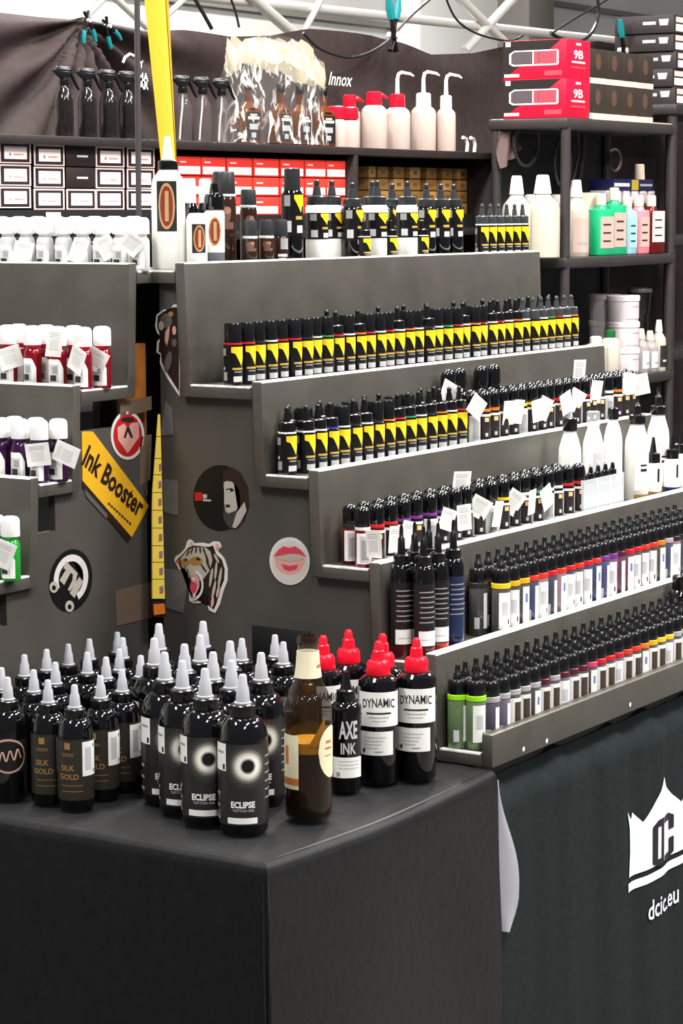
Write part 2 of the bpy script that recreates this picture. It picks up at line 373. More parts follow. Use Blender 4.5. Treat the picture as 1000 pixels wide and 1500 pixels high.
# ------------------------------------------------------------------ stepped stands
def map_right(u, v, z): return Vector((W + u, v, z))
def map_left(u, v, z): return Vector((W - (D - v) + 0.0032, D + u, z))
def stand(name, label, mp, length, base, left):
    st = thing(name, label, 'display stand', base); b = Vector(base)
    P = lambda u, v, z: mp(u, v, z) - b
    for k in range(5):
        f0 = RY[k] - LEAN * TT; f1 = RY[k] + LEAN * (ZTOP[k] - ZT[k]); z0 = ZT[k] - TT; z1 = ZTOP[k]
        pts = [P(0, f0, z0), P(length, f0, z0), P(length, f0 + TH, z0), P(0, f0 + TH, z0), P(0, f1, z1), P(length, f1, z1), P(length, f1 + TH, z1), P(0, f1 + TH, z1)]
        r = MB().hexa(pts, GREY, 0.0022).build('riser', st)
        # worn top edge, with its bright highlight painted in near-white
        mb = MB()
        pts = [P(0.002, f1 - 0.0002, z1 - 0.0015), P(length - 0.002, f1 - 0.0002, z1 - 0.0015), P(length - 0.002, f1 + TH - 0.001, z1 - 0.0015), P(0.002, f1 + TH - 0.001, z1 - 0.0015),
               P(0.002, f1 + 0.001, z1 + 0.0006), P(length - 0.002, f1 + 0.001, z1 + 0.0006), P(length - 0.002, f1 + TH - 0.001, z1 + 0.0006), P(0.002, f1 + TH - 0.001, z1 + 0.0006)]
        mb.hexa(pts, WORN_GLINT).build('worn_edge_glint', r)
    tre = [(RY[0] + LEAN * 0.18 + TH, 0.62 if not left else D - 0.0045, ZTOP0)]
    for k in range(4): tre.append((RY[k + 1] + LEAN * (ZT[k] - ZT[k + 1]) + TH, RY[k], ZT[k]))
    tre.append((LIPY + TH, RY[4], ZT[4]))
    for (a, c, z) in tre:
        pts = [P(0, a, z - TT), P(length, a, z - TT), P(length, c, z - TT), P(0, c, z - TT), P(0, a, z), P(length, a, z), P(length, c, z), P(0, c, z)]
        sbd = MB().hexa(pts, GREY, 0.0015).build('shelf_board', st)
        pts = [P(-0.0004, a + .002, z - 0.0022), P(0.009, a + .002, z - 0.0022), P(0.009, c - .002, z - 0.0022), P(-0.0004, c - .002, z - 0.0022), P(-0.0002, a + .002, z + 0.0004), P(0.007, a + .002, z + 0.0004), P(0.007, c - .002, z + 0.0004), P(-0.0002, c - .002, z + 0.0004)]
        MB().hexa(pts, WORN_GLINT).build('worn_edge_glint', sbd)  # white strip paints in the grazing reflection on the tread top
    z0 = ZT[4] - TT
    pts = [P(0, LIPY, z0), P(length, LIPY, z0), P(length, LIPY + TH, z0), P(0, LIPY + TH, z0), P(0, LIPY, LIPZ), P(length, LIPY, LIPZ), P(length, LIPY + TH, LIPZ), P(0, LIPY + TH, LIPZ)]
    lip = MB().hexa(pts, GREY, 0.002).build('tray_front', st)
    if not left:
        mb = MB()
        for (px, py) in ((766, 1097), (800, 1085), (922, 1032)):
            q = onY(px, py, LIPY) - b; mb.add([q + Vector((0.004 * math.cos(t * PI / 4), -0.0008, 0.004 * math.sin(t * PI / 4))) for t in range(8)], [list(range(8))], WORN_GLINT)
        mb.build('paint_chip', lip)
    # end panel, a step profile set slightly back from the board ends
    prof = [(RY[4] + TH, z0), (RY[4] + TH, ZT[3] - TT)]
    if left:
        prof = [(RY[4] + TH, z0)]
        for k in (3, 2, 1, 0):
            w_ = {0: 0.108, 1: 0.052, 2: 0.045, 3: 0.04}[k]; dp = {0: 0.044, 1: 0.055, 2: 0.05, 3: 0.04}[k]
            x0 = RY[k + 1] + TH + 0.004
            prof += [(x0, ZT[k] - TT - dp), (x0 + w_, ZT[k] - TT - dp)]
            if k > 0: prof += [(x0 + w_, ZT[k] - TT), (RY[k] + TH, ZT[k] - TT)]
        prof += [(D - 0.010, ZT[0] - TT - 0.044), (D - 0.010, z0)]
    else:
        for k in (3, 2, 1, 0): prof += [(RY[k] + TH, ZT[k] - TT), (RY[k] + TH + (0.006 if k else 0.008), (ZT[k - 1] - TT) if k else ZTOP0 - TT)]
        prof = prof[:1] + [(RY[4] + TH, ZT[3] - TT)] + prof[2:] + [(D - 0.004, ZTOP0 - TT), (D - 0.004, z0)]
    ring = []
    for q in prof:
        if not ring or (Vector(q) - Vector(ring[-1])).length > 1e-5: ring.append(q)
    mb = MB(); d = P(0.024, 0, 0) - P(0.012, 0, 0)
    mb.prism([P(0.012, v, z) for v, z in ring], d, GREYD).build('end_panel', st)
    if not left:
        mb = MB(); mb.prism([P(length - 0.024, v, z) for v, z in ring], d, GREYD).build('end_panel', st)
    # closed dark back
    mb = MB(); pts = [P(0.03 if left else 0.012, 0.60, z0), P(length, 0.60, z0), P(length, 0.615, z0), P(0.03 if left else 0.012, 0.615, z0)]
    pts += [p + Vector((0, 0, ZTOP0 - TT - z0)) for p in pts]
    if not left: mb.hexa(pts, GREYD).build('dark_back', st)
    return st
RB = (W + 0.3, 0.2, ZT[4] - TT); LB = (0.7, D + 0.3, ZT[4] - TT)
rs = stand('stepped_display', 'long grey painted stepped stand running back to the right, five ink shelves', map_right, 2.105 - W, RB, False)
ls = stand('stepped_display', 'grey painted stepped stand at the left edge with white, red, purple and green inks', map_left, 1.0, LB, True)

# decals on the two end panels -------------------------------------------------
XP = W + 0.012; YP = D + 0.012                       # faces of the end panels
def sticker(name, parent, base, outline, planeX, m, label, inner, centre):
    """outline and inner shapes in photo pixels, set on the panel plane as thin printed vinyl"""
    b = Vector(base)
    def q(px, py, lift):
        p = onX(px, py, XP - lift) if planeX else onY(px, py, YP - lift)
        return p - b
    mb = MB(); ring = [q(x, y, 0.0012) for x, y in outline]
    mb.prism(ring, (0.0010, 0, 0) if planeX else (0, 0.0010, 0), m)
    for n, (pts, mm) in enumerate(inner):
        bm = bmesh.new(); V = [bm.verts.new(q(x, y, 0.0014 + 0.00008 * n)) for x, y in pts]
        f = bm.faces.new(V); bmesh.ops.triangulate(bm, faces=[f]); bm.verts.index_update()
        vs = [v.co[:] for v in bm.verts]; fs = [[v.index for v in f.verts] for f in bm.faces]; bm.free()
        mb.add(vs, fs, mm)
    return mb.build(name, parent, label), q
def ell(cx, cy, rx, ry, n=28, rot=0.0, a0=0.0, a1=2 * PI):
    out = []
    full = abs(a1 - a0 - 2 * PI) < 1e-6
    for i in range(n if full else n + 1):
        t = a0 + (a1 - a0) * i / n; x, y = rx * math.cos(t), ry * math.sin(t)
        out.append((cx + x * math.cos(rot) - y * math.sin(rot), cy + x * math.sin(rot) + y * math.cos(rot)))
    return out
def band(cx, cy, r0, r1, n, rot, a0, a1):               # r0,r1 = (rx,ry) pairs
    return ell(cx, cy, r1[0], r1[1], n, rot, a0, a1) + ell(cx, cy, r0[0], r0[1], n, rot, a0, a1)[::-1]
def cc(name, c, r=0.45): return mat(name, c, r)
SKB = cc('sticker_black', (14, 14, 16), 0.35); SKW = cc('sticker_white', (206, 204, 200)); SKR = cc('sticker_red', (170, 24, 26)); SKP = cc('sticker_pink', (206, 150, 140))
SKG = cc('sticker_grey', (88, 84, 82)); SKL = cc('sticker_pale', (168, 162, 152)); SKT = cc('sticker_tan', (150, 112, 62)); SKPI = cc('sticker_rose', (190, 62, 84)); SKY_ = cc('banner_yellow', (222, 170, 34)); SKD = cc('sticker_brown', (40, 24, 22))
# portrait disc
inner = [(ell(342, 733, 18.5, 42, 20), cc('sticker_smoke', (56, 53, 52))), ([(328, 706), (336, 703), (347, 712), (350, 725), (352, 738), (345, 748), (334, 752), (330, 748), (329, 740), (326, 736), (325, 729), (327, 722)], SKL),
         ([(328, 690), (338, 684), (352, 692), (362, 712), (364, 740), (356, 765), (350, 758), (352, 735), (350, 718), (342, 706), (330, 704), (324, 712)], SKD),
         ([(325, 706), (318, 722), (312, 745), (318, 764), (326, 757), (328, 742), (325, 730), (328, 716)], SKB),
         ([(331, 716), (340, 715), (343, 719), (334, 721)], SKB), ([(330, 739), (336, 739), (337, 743), (331, 743)], SKD), (ell(335, 719, 2.0, 1.6, 8), SKW),
         ([(340, 772), (346, 752), (358, 735), (361, 748), (352, 765), (345, 774)], SKL),
         ([(285, 721), (296, 721), (296, 733), (285, 734)], SKR), ([(297, 724), (303, 724), (303, 730), (297, 730)], SKL), ([(297, 731), (309, 732), (309, 734.5), (297, 734)], SKL)]
sticker('sticker', rs, RB, ell(322, 729, 39, 48), True, SKB, 'round black sticker with a grey portrait of a woman', inner, 0)
# tiger
tig = [(255, 821), (257, 815), (265, 810), (271, 803), (274, 793), (277, 790), (281, 792), (284, 796), (296, 795), (306, 797), (312, 793), (321, 794), (324, 801), (319, 808), (328, 818), (333, 832), (333, 850), (327, 866), (322, 885), (315, 898), (306, 894), (301, 878), (294, 883), (284, 884), (277, 880), (277, 838), (262, 834)]
inn = [([(259, 820), (268, 811), (276, 802), (284, 799), (305, 801), (312, 799), (316, 811), (325, 820), (329, 834), (328, 850), (322, 864), (317, 884), (313, 893), (307, 888), (303, 868), (298, 874), (286, 878), (280, 875), (280, 836), (264, 832)], SKD),
       ([(264, 818), (273, 808), (282, 802), (300, 801), (308, 808), (311, 820), (307, 836), (298, 848), (290, 852), (280, 852), (278, 838), (266, 830)], SKL),
       (ell(287, 822, 10, 7, 12), SKT), (ell(271, 824, 7, 6, 10), SKT), (ell(290, 819, 3.4, 2.2, 8, .3), SKD), (ell(272, 820, 2.6, 2, 8), SKD), (ell(260, 822, 3, 2.4, 8), SKPI)]
for (x, y, dx, dy, r_, m) in ((281, 806, 1.2, 6, .3, SKD), (287, 805, 1.2, 6, .1, SKD), (293, 805, 1.2, 6, -.1, SKD), (299, 807, 1.3, 7, -.3, SKD), (275, 810, 1.2, 5, .5, SKD), (303, 818, 1.6, 8, -.3, SKD), (298, 832, 1.4, 8, -.6, SKD), (305, 828, 1.5, 9, -.4, SKD),
        (309, 846, 2.2, 15, .15, SKL), (316, 836, 2.0, 14, .1, SKL), (322, 846, 2.2, 16, .15, SKL), (313, 864, 2.2, 15, .2, SKL), (319, 866, 2.0, 10, .2, SKP), (311, 882, 2.4, 8, .1, SKP), (317, 818, 2.0, 8, -.5, SKL), (280, 796, 2, 3, 0, SKP), (318, 800, 3, 4, 0, SKP)):
    inn.append((ell(x, y, dx, dy, 8, r_), m))
inn += [(band(282, 856, (7, 13), (10, 17), 10, 0, -PI / 2, PI / 2), SKP), (ell(283, 860, 5, 9, 10), SKPI), (band(282, 857, (13, 19), (16, 23), 10, 0, -PI / 2 + .3, PI / 2), SKW), ([(280, 846), (286, 846), (284, 853)], SKW), ([(282, 876), (287, 874), (284, 868)], SKW)]
sticker('sticker', rs, RB, tig, True, SKW, 'die-cut sticker of a roaring tiger head with white edge', inn, 0)
# lips
lip_up = [(400, 815), (408, 805), (415, 800), (424, 803), (432, 800), (441, 806), (449, 816), (438, 812), (424, 811), (411, 814)]
inn = [(ell(424, 823, 26, 31), cc('sticker_offwhite', (196, 190, 182))), (ell(424, 821, 22, 21), SKP), (lip_up, SKPI), ([(412, 826), (424, 829), (437, 827), (434, 834), (424, 837), (416, 834)], SKPI), ([(402, 816), (412, 815), (424, 813), (438, 815), (447, 818), (437, 821), (424, 823), (411, 820)], SKL)]
sticker('sticker', rs, RB, ell(424, 822, 29.5, 35, 28, -0.1), True, SKW, 'round white sticker with pink lips', inn, 0)
# dark floral figure half hidden behind the top riser
fl = [(254, 446), (247, 456), (240, 453), (229, 461), (227, 478), (230, 488), (236, 494), (230, 500), (229, 516), (235, 520), (234, 532), (239, 543), (246, 556), (263, 581), (264, 446)]
inn = [([(253, 450), (247, 459), (240, 456), (231, 463), (230, 478), (233, 487), (239, 494), (233, 501), (232, 515), (238, 519), (237, 531), (242, 542), (262, 574), (262, 450)], SKD), (ell(243, 470, 9, 11, 12), SKG), (ell(236, 477, 4, 7, 10), SKL), ([(248, 477), (242, 486), (241, 498), (244, 507), (247, 496), (248, 486)], SKP), (ell(255, 484, 3, 7, 8), SKP), (ell(255, 502, 4, 6, 8), SKG), (ell(246, 530, 5, 16, 10, 0.2), SKG), (ell(250, 460, 4, 4, 8), SKT)]
sticker('sticker', rs, RB, fl, True, SKW, 'dark floral die-cut sticker with pale pink petal', inn, 0)
# red shield
inn = [(ell(187, 638, 21, 31), SKR), ([(172, 626), (182, 620), (187, 628), (192, 620), (203, 618), (204, 640), (187, 664), (173, 644)], SKP), (ell(187, 615, 10, 4, 10), SKD), ([(181, 641), (186, 625), (189, 625), (195, 641), (192, 642), (187, 632), (184, 642)], SKD)]
sticker('sticker', ls, LB, ell(187, 638, 24.5, 35.5), False, SKW, 'oval red and white sticker with a shield shape', inn, 0)
# horseshoe badge
A0 = math.radians(-215); A1 = math.radians(52); rt = math.radians(8)
inn = [(band(104, 848, (18, 26), (25, 36), 26, rt, A0, A1), SKW), (ell(79, 860, 6.5, 8.5, 12), SKL), (ell(79, 861, 3, 4, 8), SKB), (ell(102, 888, 6.5, 8.5, 12), SKL), (ell(102, 889, 3, 4, 8), SKB)]
for pts in ([(100, 829), (106, 834), (94, 857), (87, 850)], [(97, 822), (114, 840), (112, 845), (93, 832)], [(107, 837), (113, 841), (111, 855), (102, 866), (99, 864), (106, 850)], [(116, 845), (122, 852), (109, 876), (102, 869)], [(94, 829), (98, 824), (97, 830), (93, 834)]):
    inn.append((pts, SKL))
sticker('sticker', ls, LB, ell(104, 850, 31, 46, 30, rt), False, SKB, 'round black badge with a silver horseshoe and letters', inn, 0)
# yellow banner with lettering
o_, q = sticker('banner_sticker', ls, LB, [(120, 632), (136, 632), (218, 741), (193, 787), (121, 704)], False, SKY_, 'yellow diagonal banner reading Ink Booster',
                [([(121, 704), (193, 787), (187, 795), (121, 714)], SKD), ([(124, 716), (158, 754), (156, 760), (126, 727)], SKG)], 0)
e0 = q(120, 678, 0.0018); ex = (q(204, 758, 0.0018) - e0); L_ = ex.length; ex.normalize(); ez = (q(146, 653, 0.0018) - q(121, 690, 0.0018)); ez = (ez - ex * ez.dot(ex)).normalized()
vs, fs, wd = text_geo('Ink Booster', 0.03); sz = L_ / wd
MB().add([e0 + ex * (x * sz) + ez * (y * sz * 1.25) for x, y in vs], fs, SKD).build('lettering', o_, 'dark lettering reading Ink Booster')
e1 = q(158, 738, 0.0018); mb = MB()
for k in range(9): a_ = e1 + ex * (L_ * .046 * k); mb.add([a_, a_ + ex * (L_ * .034), a_ + ex * (L_ * .034) + ez * .003, a_ + ez * .003], [(0, 1, 2, 3)], SKD)
mb.build('small_print', o_)
# patches of brown and clear tape
TAPE = mat('brown_tape', (104, 88, 76), 0.3); TAPEC = mat('clear_tape', (96, 98, 98), 0.2)
for (pts, X_, m) in (([(169, 866), (222, 852), (222, 905), (171, 917)], False, TAPE), ([(205, 640), (222, 636), (220, 702), (205, 712)], False, TAPE), ([(176, 590), (222, 580), (222, 600), (176, 612)], False, TAPE)):
    sticker('tape_patch', ls, LB, pts, X_, m, None, [], 0)
for pts in ([(242, 588), (252, 600), (254, 637), (234, 638)], [(238, 702), (260, 704), (260, 755), (240, 750)], [(241, 833), (277, 836), (268, 898), (243, 890)]):
    sticker('tape_patch', rs, RB, pts, True, TAPEC, None, [], 0)
# brown upright seen in the open corner, on the left stand
WOOD = mat('brown_wood', (150, 92, 36), 0.5, 0, 0.2, 0.2, 18.0)
MB().box(Vector((W - 0.030, D + 0.03, ZT[0] - TT - 0.16)) - Vector(LB), Vector((W + 0.02, D + 0.05, ZT[0] + 0.06)) - Vector(LB), WOOD, 0.001).build('upright', ls, 'brown wooden upright in the open corner')
# strip of yellow sachets hanging in the corner
sy = thing('sachet_strip', 'strip of small yellow sachets hanging in the corner between the stands', 'sachets', onY(231, 905, 0.466))
sb = Vector(sy.location); SAY = mat('sachet_yellow', (255, 226, 96), 0.25); SAO = mat('sachet_orange', (226, 120, 50), 0.4); SAP = mat('sachet_print', (160, 120, 120), 0.5)
ys = [607, 640, 672, 696, 722, 748, 774, 800, 824, 849, 878]
for i in range(10):
    y0, y1 = ys[i], ys[i + 1]
    def wl(y): t = (y - 607) / 270; return 233 - 9 * min(1, t * 2.2), 233 + 1.5 + 7.0 * t
    a, b = wl(y0), wl(y1); mb = MB()
    r4 = [onY(a[0], y0, 0.466) - sb, onY(a[1], y0, 0.466) - sb, onY(b[1], y1 - 1.0, 0.466) - sb, onY(b[0], y1 - 1.0, 0.466) - sb]
    mb.prism(r4, (0, 0.0025, 0), SAY)
    c_ = (r4[0] + r4[1] + r4[2] + r4[3]) / 4; wd_ = (r4[2] - r4[3]).length * 0.22
    if i > 1: mb.box(c_ + Vector((wd_ * 0.2, -0.0012, -0.006)), c_ + Vector((wd_ * 1.5, -0.0004, 0.004)), SAP)
    mb.build('sachet', sy)
a = onY(224, 878, 0.466) - sb; b = onY(242, 884, 0.466) - sb
MB().prism([onY(224, 880, 0.465) - sb, onY(242, 880, 0.465) - sb, onY(243, 904, 0.465) - sb, onY(225, 904, 0.465) - sb], (0, 0.003, 0), SKD).build('backing', sy)
MB().prism([onY(225, 885, 0.4635) - sb, onY(241, 884, 0.4635) - sb, onY(242, 899, 0.4635) - sb, onY(226, 901, 0.4635) - sb], (0, 0.0012, 0), SAO).build('hang_tag', sy, 'orange hang tag')

# ------------------------------------------------------------------ bottle kinds
def dome(r, z0, rn, z1, n=6):
    return [(rn + (r - rn) * math.cos(PI / 2 * i / n), z0 + (z1 - z0) * math.sin(PI / 2 * i / n)) for i in range(n + 1)]
def cone_tip(mb, m, z0, z1, r0, seg=14, flange=0.002):
    h = z1 - z0
    mb.lathe([(r0 + flange, z0), (r0 + flange, z0 + 0.05 * h), (r0, z0 + 0.07 * h), (r0 * 0.82, z0 + 0.55 * h), (r0 * 0.66, z0 + 0.62 * h), (r0 * 0.55, z0 + 0.95 * h), (r0 * 0.4, z1)], m, seg)
    return mb
PAPER = mat('label_dark', (28, 27, 27), 0.35)
def eclipse_mat():
    m = bpy.data.materials.new('eclipse_print'); m.use_nodes = True; nt = m.node_tree; b = nt.nodes['Principled BSDF']
    b.inputs['Roughness'].default_value = 0.35
    tcn = nt.nodes.new('ShaderNodeTexCoord'); mp = nt.nodes.new('ShaderNodeMapping'); mp.vector_type = 'POINT'
    mp.inputs['Location'].default_value = (-0.008, 0.0325, -0.0905); mp.inputs['Scale'].default_value = (1, 1, 1)
    nt.links.new(tcn.outputs['Object'], mp.inputs[0])
    ln = nt.nodes.new('ShaderNodeVectorMath'); ln.operation = 'LENGTH'; nt.links.new(mp.outputs[0], ln.inputs[0])
    r = nt.nodes.new('ShaderNodeValToRGB'); nt.links.new(ln.outputs['Value'], r.inputs[0])
    r.color_ramp.elements[0].position = 0.0; r.color_ramp.elements[0].color = rgb((12, 12, 12))
    r.color_ramp.elements[1].position = 1.0; r.color_ramp.elements[1].color = rgb((42, 41, 40))
    for p, c in ((0.0098, (8, 8, 8)), (0.0106, (255, 253, 244)), (0.0145, (250, 248, 232)), (0.0175, (150, 148, 136)), (0.0235, (60, 58, 56)), (0.032, (36, 35, 34))):
        e = r.color_ramp.elements.new(p); e.color = rgb(c)
    nt.links.new(r.outputs[0], b.inputs['Base Color'])
    return m
ECL = eclipse_mat()
def big_ink(r, zs, zd, zc, ztip, tip_m=TIP, rn=0.016):
    """body, collar, tip meshes of a tall dark ink bottle"""
    body = MB().lathe([(r * 0.94, 0), (r, 0.003), (r, zs)] + dome(r, zs, rn - 0.002, zd)[1:], BLKG, 28).mesh('body')
    cl = MB().lathe([(rn, zd - 0.002), (rn + 0.0008, zd), (rn + 0.0008, zc - 0.002), (rn - 0.002, zc)], BLK, 24).mesh('collar')
    tip = cone_tip(MB(), tip_m, zc, ztip, 0.0095 if r > 0.028 else 0.0078).mesh('tip')
    return body, cl, tip
eb, ec, et = big_ink(0.0325, 0.122, 0.151, 0.167, 0.205)
mb = MB(); R_ = 0.0328
mb.wrap(R_, -2.3, 2.3, 0.012, 0.119, ECL, 40)
mb.text_wrap('ECLIPSE', R_ + 0.0003, 0.03, 0.036, 0.0112, WHT, 0.04, 0.85)
mb.text_wrap('TATTOO INK', R_ + 0.0003, 0.05, 0.0305, 0.0048, LGRAY, 0.0)
mb.wrap(R_ + 0.0003, -0.62, 0.62, 0.0145, 0.0225, WHT, 10)
for k in range(6): mb.wrap(R_ + 0.0003, 1.05, 1.75, 0.045 + 0.011 * k, 0.047 + 0.011 * k, GRAYP, 6)
for k in range(3): mb.wrap(R_ + 0.0003, -1.75, -1.1, 0.018 + 0.016 * k, 0.022 + 0.016 * k, GRAYP, 6)
el = mb.mesh('label')
es = MB().wrap(R_ + 0.0006, -1.42, -0.68, 0.083, 0.119, WHT, 8).wrap(R_ + 0.0008, -0.86, -0.74, 0.085, 0.092, DKGR, 2).wrap(R_ + 0.0008, -1.25, -0.8, 0.106, 0.109, GRAYP, 4).mesh('price_sticker')
ECLIPSE = [('body', eb, None, None), ('collar', ec, 0, None), ('tip', et, 0, None), ('label', el, 0, None), ('price_sticker', es, 0, 'white price sticker')]
sbm, scm, stm = big_ink(0.0245, 0.1, 0.124, 0.137, 0.168, rn=0.0135)
R_ = 0.0248; mb = MB(); LBL = mat('smoke_label', (46, 43, 38), 0.3)
mb.wrap(R_, -1.9, 1.9, 0.014, 0.097, LBL, 30)
mb.text_wrap('SILK', R_ + 0.0003, -0.55, 0.055, 0.0105, GOLDT, 0.02)
mb.text_wrap('GOLD', R_ + 0.0003, -0.50, 0.043, 0.0105, GOLDT, 0.02)
mb.wrap(R_ + 0.0003, -0.72, -0.38, 0.084, 0.093, GOLDT, 4); mb.wrap(R_ + 0.0003, -0.9, -0.2, 0.074, 0.079, mat('dull_gold', (92, 74, 48), 0.4), 6)
for z in (0.034, 0.026): mb.wrap(R_ + 0.0003, -0.9, 0.3, z, z + 0.0008, GOLDT, 8)
sl = mb.mesh('label')
ss = MB().wrap(R_ + 0.0007, 0.28, 1.25, 0.047, 0.094, WHT, 10).wrap(R_ + 0.0009, 1.02, 1.12, 0.085, 0.09, DKGR, 2).wrap(R_ + 0.0009, 1.02, 1.12, 0.051, 0.055, DKGR, 2).wrap(R_ + 0.0009, 0.45, 0.85, 0.055, 0.086, LGRAY, 4).mesh('price_sticker')
SILK = [('body', sbm, None, None), ('collar', scm, 0, None), ('tip', stm, 0, None), ('label', sl, 0, None), ('price_sticker', ss, 0, 'white price sticker')]
PLAIN = SILK[:3]
mb = MB(); mb.wrap(R_ + 0.0005, -1.3, 1.3, 0.04, 0.085, mat('oval_dark', (32, 28, 26), 0.35), 12)
n_ = 20
def ovz(s, k): return lambda t: 0.063 + s * k * math.sqrt(max(0.0, 1 - (2 * t - 1) ** 2))
mb.wrap(R_ + 0.0007, -1.05, 1.05, ovz(-1, 0.024), ovz(1, 0.024), mat('oval_rim', (190, 160, 145), 0.4), n_)
mb.wrap(R_ + 0.0009, -0.95, 0.95, ovz(-1, 0.021), ovz(1, 0.021), mat('oval_field', (24, 18, 17), 0.4), n_)
OVT = mat('oval_text', (205, 170, 150), 0.4)
mb.tube([((R_ + .0012) * math.sin(a), -(R_ + .0012) * math.cos(a), .063 + .007 * math.sin(a * 15) + .004 * a) for a in [-.7 + .05 * k for k in range(29)]], .0011, OVT, 5)
OVAL = SILK[:3] + [('label', mb.mesh('label'), 0, 'oval label with a pale rim')]
# tall bottles with a red twist cap
R_ = 0.029; body = MB().lathe([(0.0275, 0), (R_, 0.003), (R_, 0.139), (0.0275, 0.146), (0.021, 0.151), (0.015, 0.153)], BLKG, 28).mesh('body')
rc = MB().lathe([(0.0165, 0.152), (0.0172, 0.154), (0.0168, 0.168), (0.0145, 0.172), (0.0095, 0.1735), (0.0085, 0.186), (0.0065, 0.1875), (0.0055, 0.197), (0.0035, 0.2)], RED, 22).mesh('twist_cap')
mb = MB(); mb.wrap(R_ + 0.0004, -1.15, 1.15, 0.083, 0.132, WHT, 24); mb.wrap(R_ + 0.0004, -1.0, 0.75, 0.042, 0.076, WHT, 18)
vs, fs, wd = text_geo('DYNAMIC', 0.014); szx = 0.050 / wd; r2 = R_ + 0.0007
mb.add([(r2 * math.sin((x - wd / 2) * szx / r2), -r2 * math.cos((x - wd / 2) * szx / r2), 0.1105 - 0.006 * ((x / wd * 2 - 1) ** 2 - 0.4) * 0.4 + y * 0.0175) for x, y in vs], fs, mat('label_ink', (30, 30, 30), 0.5))
mb.wrap(r2, -0.62, 0.62, 0.1008, 0.1032, DKGR, 8); mb.wrap(r2, -0.5, 0.5, 0.0955, 0.0965, GRAYP, 8); mb.wrap(r2, -0.35, 0.35, 0.0905, 0.0912, GRAYP, 8)
for k in range(4): mb.wrap(r2, -0.75, 0.35 - 0.12 * k, 0.067 - 0.005 * k, 0.0683 - 0.005 * k, LGRAY, 8)
mb.wrap(r2, -0.85, -0.7, 0.046, 0.051, DKGR, 2); mb.wrap(r2, -0.2, 0.2, 0.0465, 0.048, GRAYP, 3)
DYN = [('body', body, None, None), ('twist_cap', rc, 0, 'red twist cap'), ('label', mb.mesh('label'), 0, 'white paper label with black lettering')]
TABLE = [('M', 0.456, -0.0128), ('M', 0.4638, 0.0527), ('M', 0.4936, 0.1114), ('M', 0.5291, 0.1671), ('L', 0.4753, 0.4113), ('L', 0.4265, 0.3586), ('L', 0.5682, 0.4475), ('L', 0.6181, 0.4475), ('L', 0.4866, 0.3626), ('L', 0.4404, 0.2991), ('L', 0.6678, 0.4475), ('L', 0.5462, 0.3724), ('L', 0.4335, 0.2474), ('L', 0.7178, 0.4475), ('L', 0.7854, 0.4475), ('L', 0.7517, 0.4108), ('L', 0.6311, 0.3826), ('L', 0.5006, 0.2559), ('L', 0.6147, 0.3354), ('L', 0.6743, 0.3574), ('L', 0.5529, 0.2589), ('L', 0.6501, 0.3002),
         ('M', 0.7072, 0.3098), ('M', 0.6091, 0.2447), ('M', 0.5935, 0.1807), ('M', 0.7566, 0.2662), ('M', 0.6631, 0.2041), ('M', 0.5294, 0.0564), ('M', 0.6449, 0.1396), ('M', 0.565, 0.1118), ('M', 0.5951, 0.0532),
         ('D', 0.7297, 0.1786), ('D', 0.7791, 0.1547), ('D', 0.738, 0.1126), ('R', 0.7728, 0.0676), ('R', 0.8316, 0.0621), ('R', 0.8298, 0.0032), ('R', 0.7766, -0.0223), ('R', 0.8252, -0.0556)]
def pxx(x, y, z):
    d = Vector((x, y, z)) - CX; k = FPX / d.dot(FW); return 500 + k * d.dot(RT), 750 - k * d.dot(UP)
def facing(x, y): return math.atan2(CX.y - y, CX.x - x) + PI / 2
cnt = {}
def order(kind): cnt[kind] = cnt.get(kind, 0) + 1; return cnt[kind]
for kind, x, y in sorted(TABLE, key=lambda t: pxx(t[1], t[2], 0)[0]):
    fz = facing(x, y); jit = rnd.uniform(-0.08, 0.08); n = order(kind)
    if kind == 'M':
        place('ink_bottle', ECLIPSE, 'tall black bottle with eclipse label and white tip, %s such from left' % nth(n), 'bottle', (x, y, 0), fz + jit - 0.08, 'eclipse ink bottles on the front table')
    elif kind == 'L':
        px, py = pxx(x, y, 0)
        p = SILK if px > 68 and y < 0.30 else (OVAL if px < 30 and y < 0.38 else PLAIN)
        what = {id(SILK): 'black bottle with gold lettering and white sticker', id(OVAL): 'black bottle with pale-rimmed oval label', id(PLAIN): 'plain black bottle with white tip'}[id(p)]
        place('ink_bottle', p, '%s, %s from left in the left cluster' % (what, nth(n)), 'bottle', (x, y, 0), fz + jit + (0.15 if p is SILK else 0), 'small black ink bottles at the left of the table')
    elif kind == 'R':
        place('ink_bottle', DYN, 'black bottle with red twist cap and white labels, %s such from left' % nth(n), 'bottle', (x, y, 0), fz + jit * 0.6, 'red capped ink bottles on the front table')
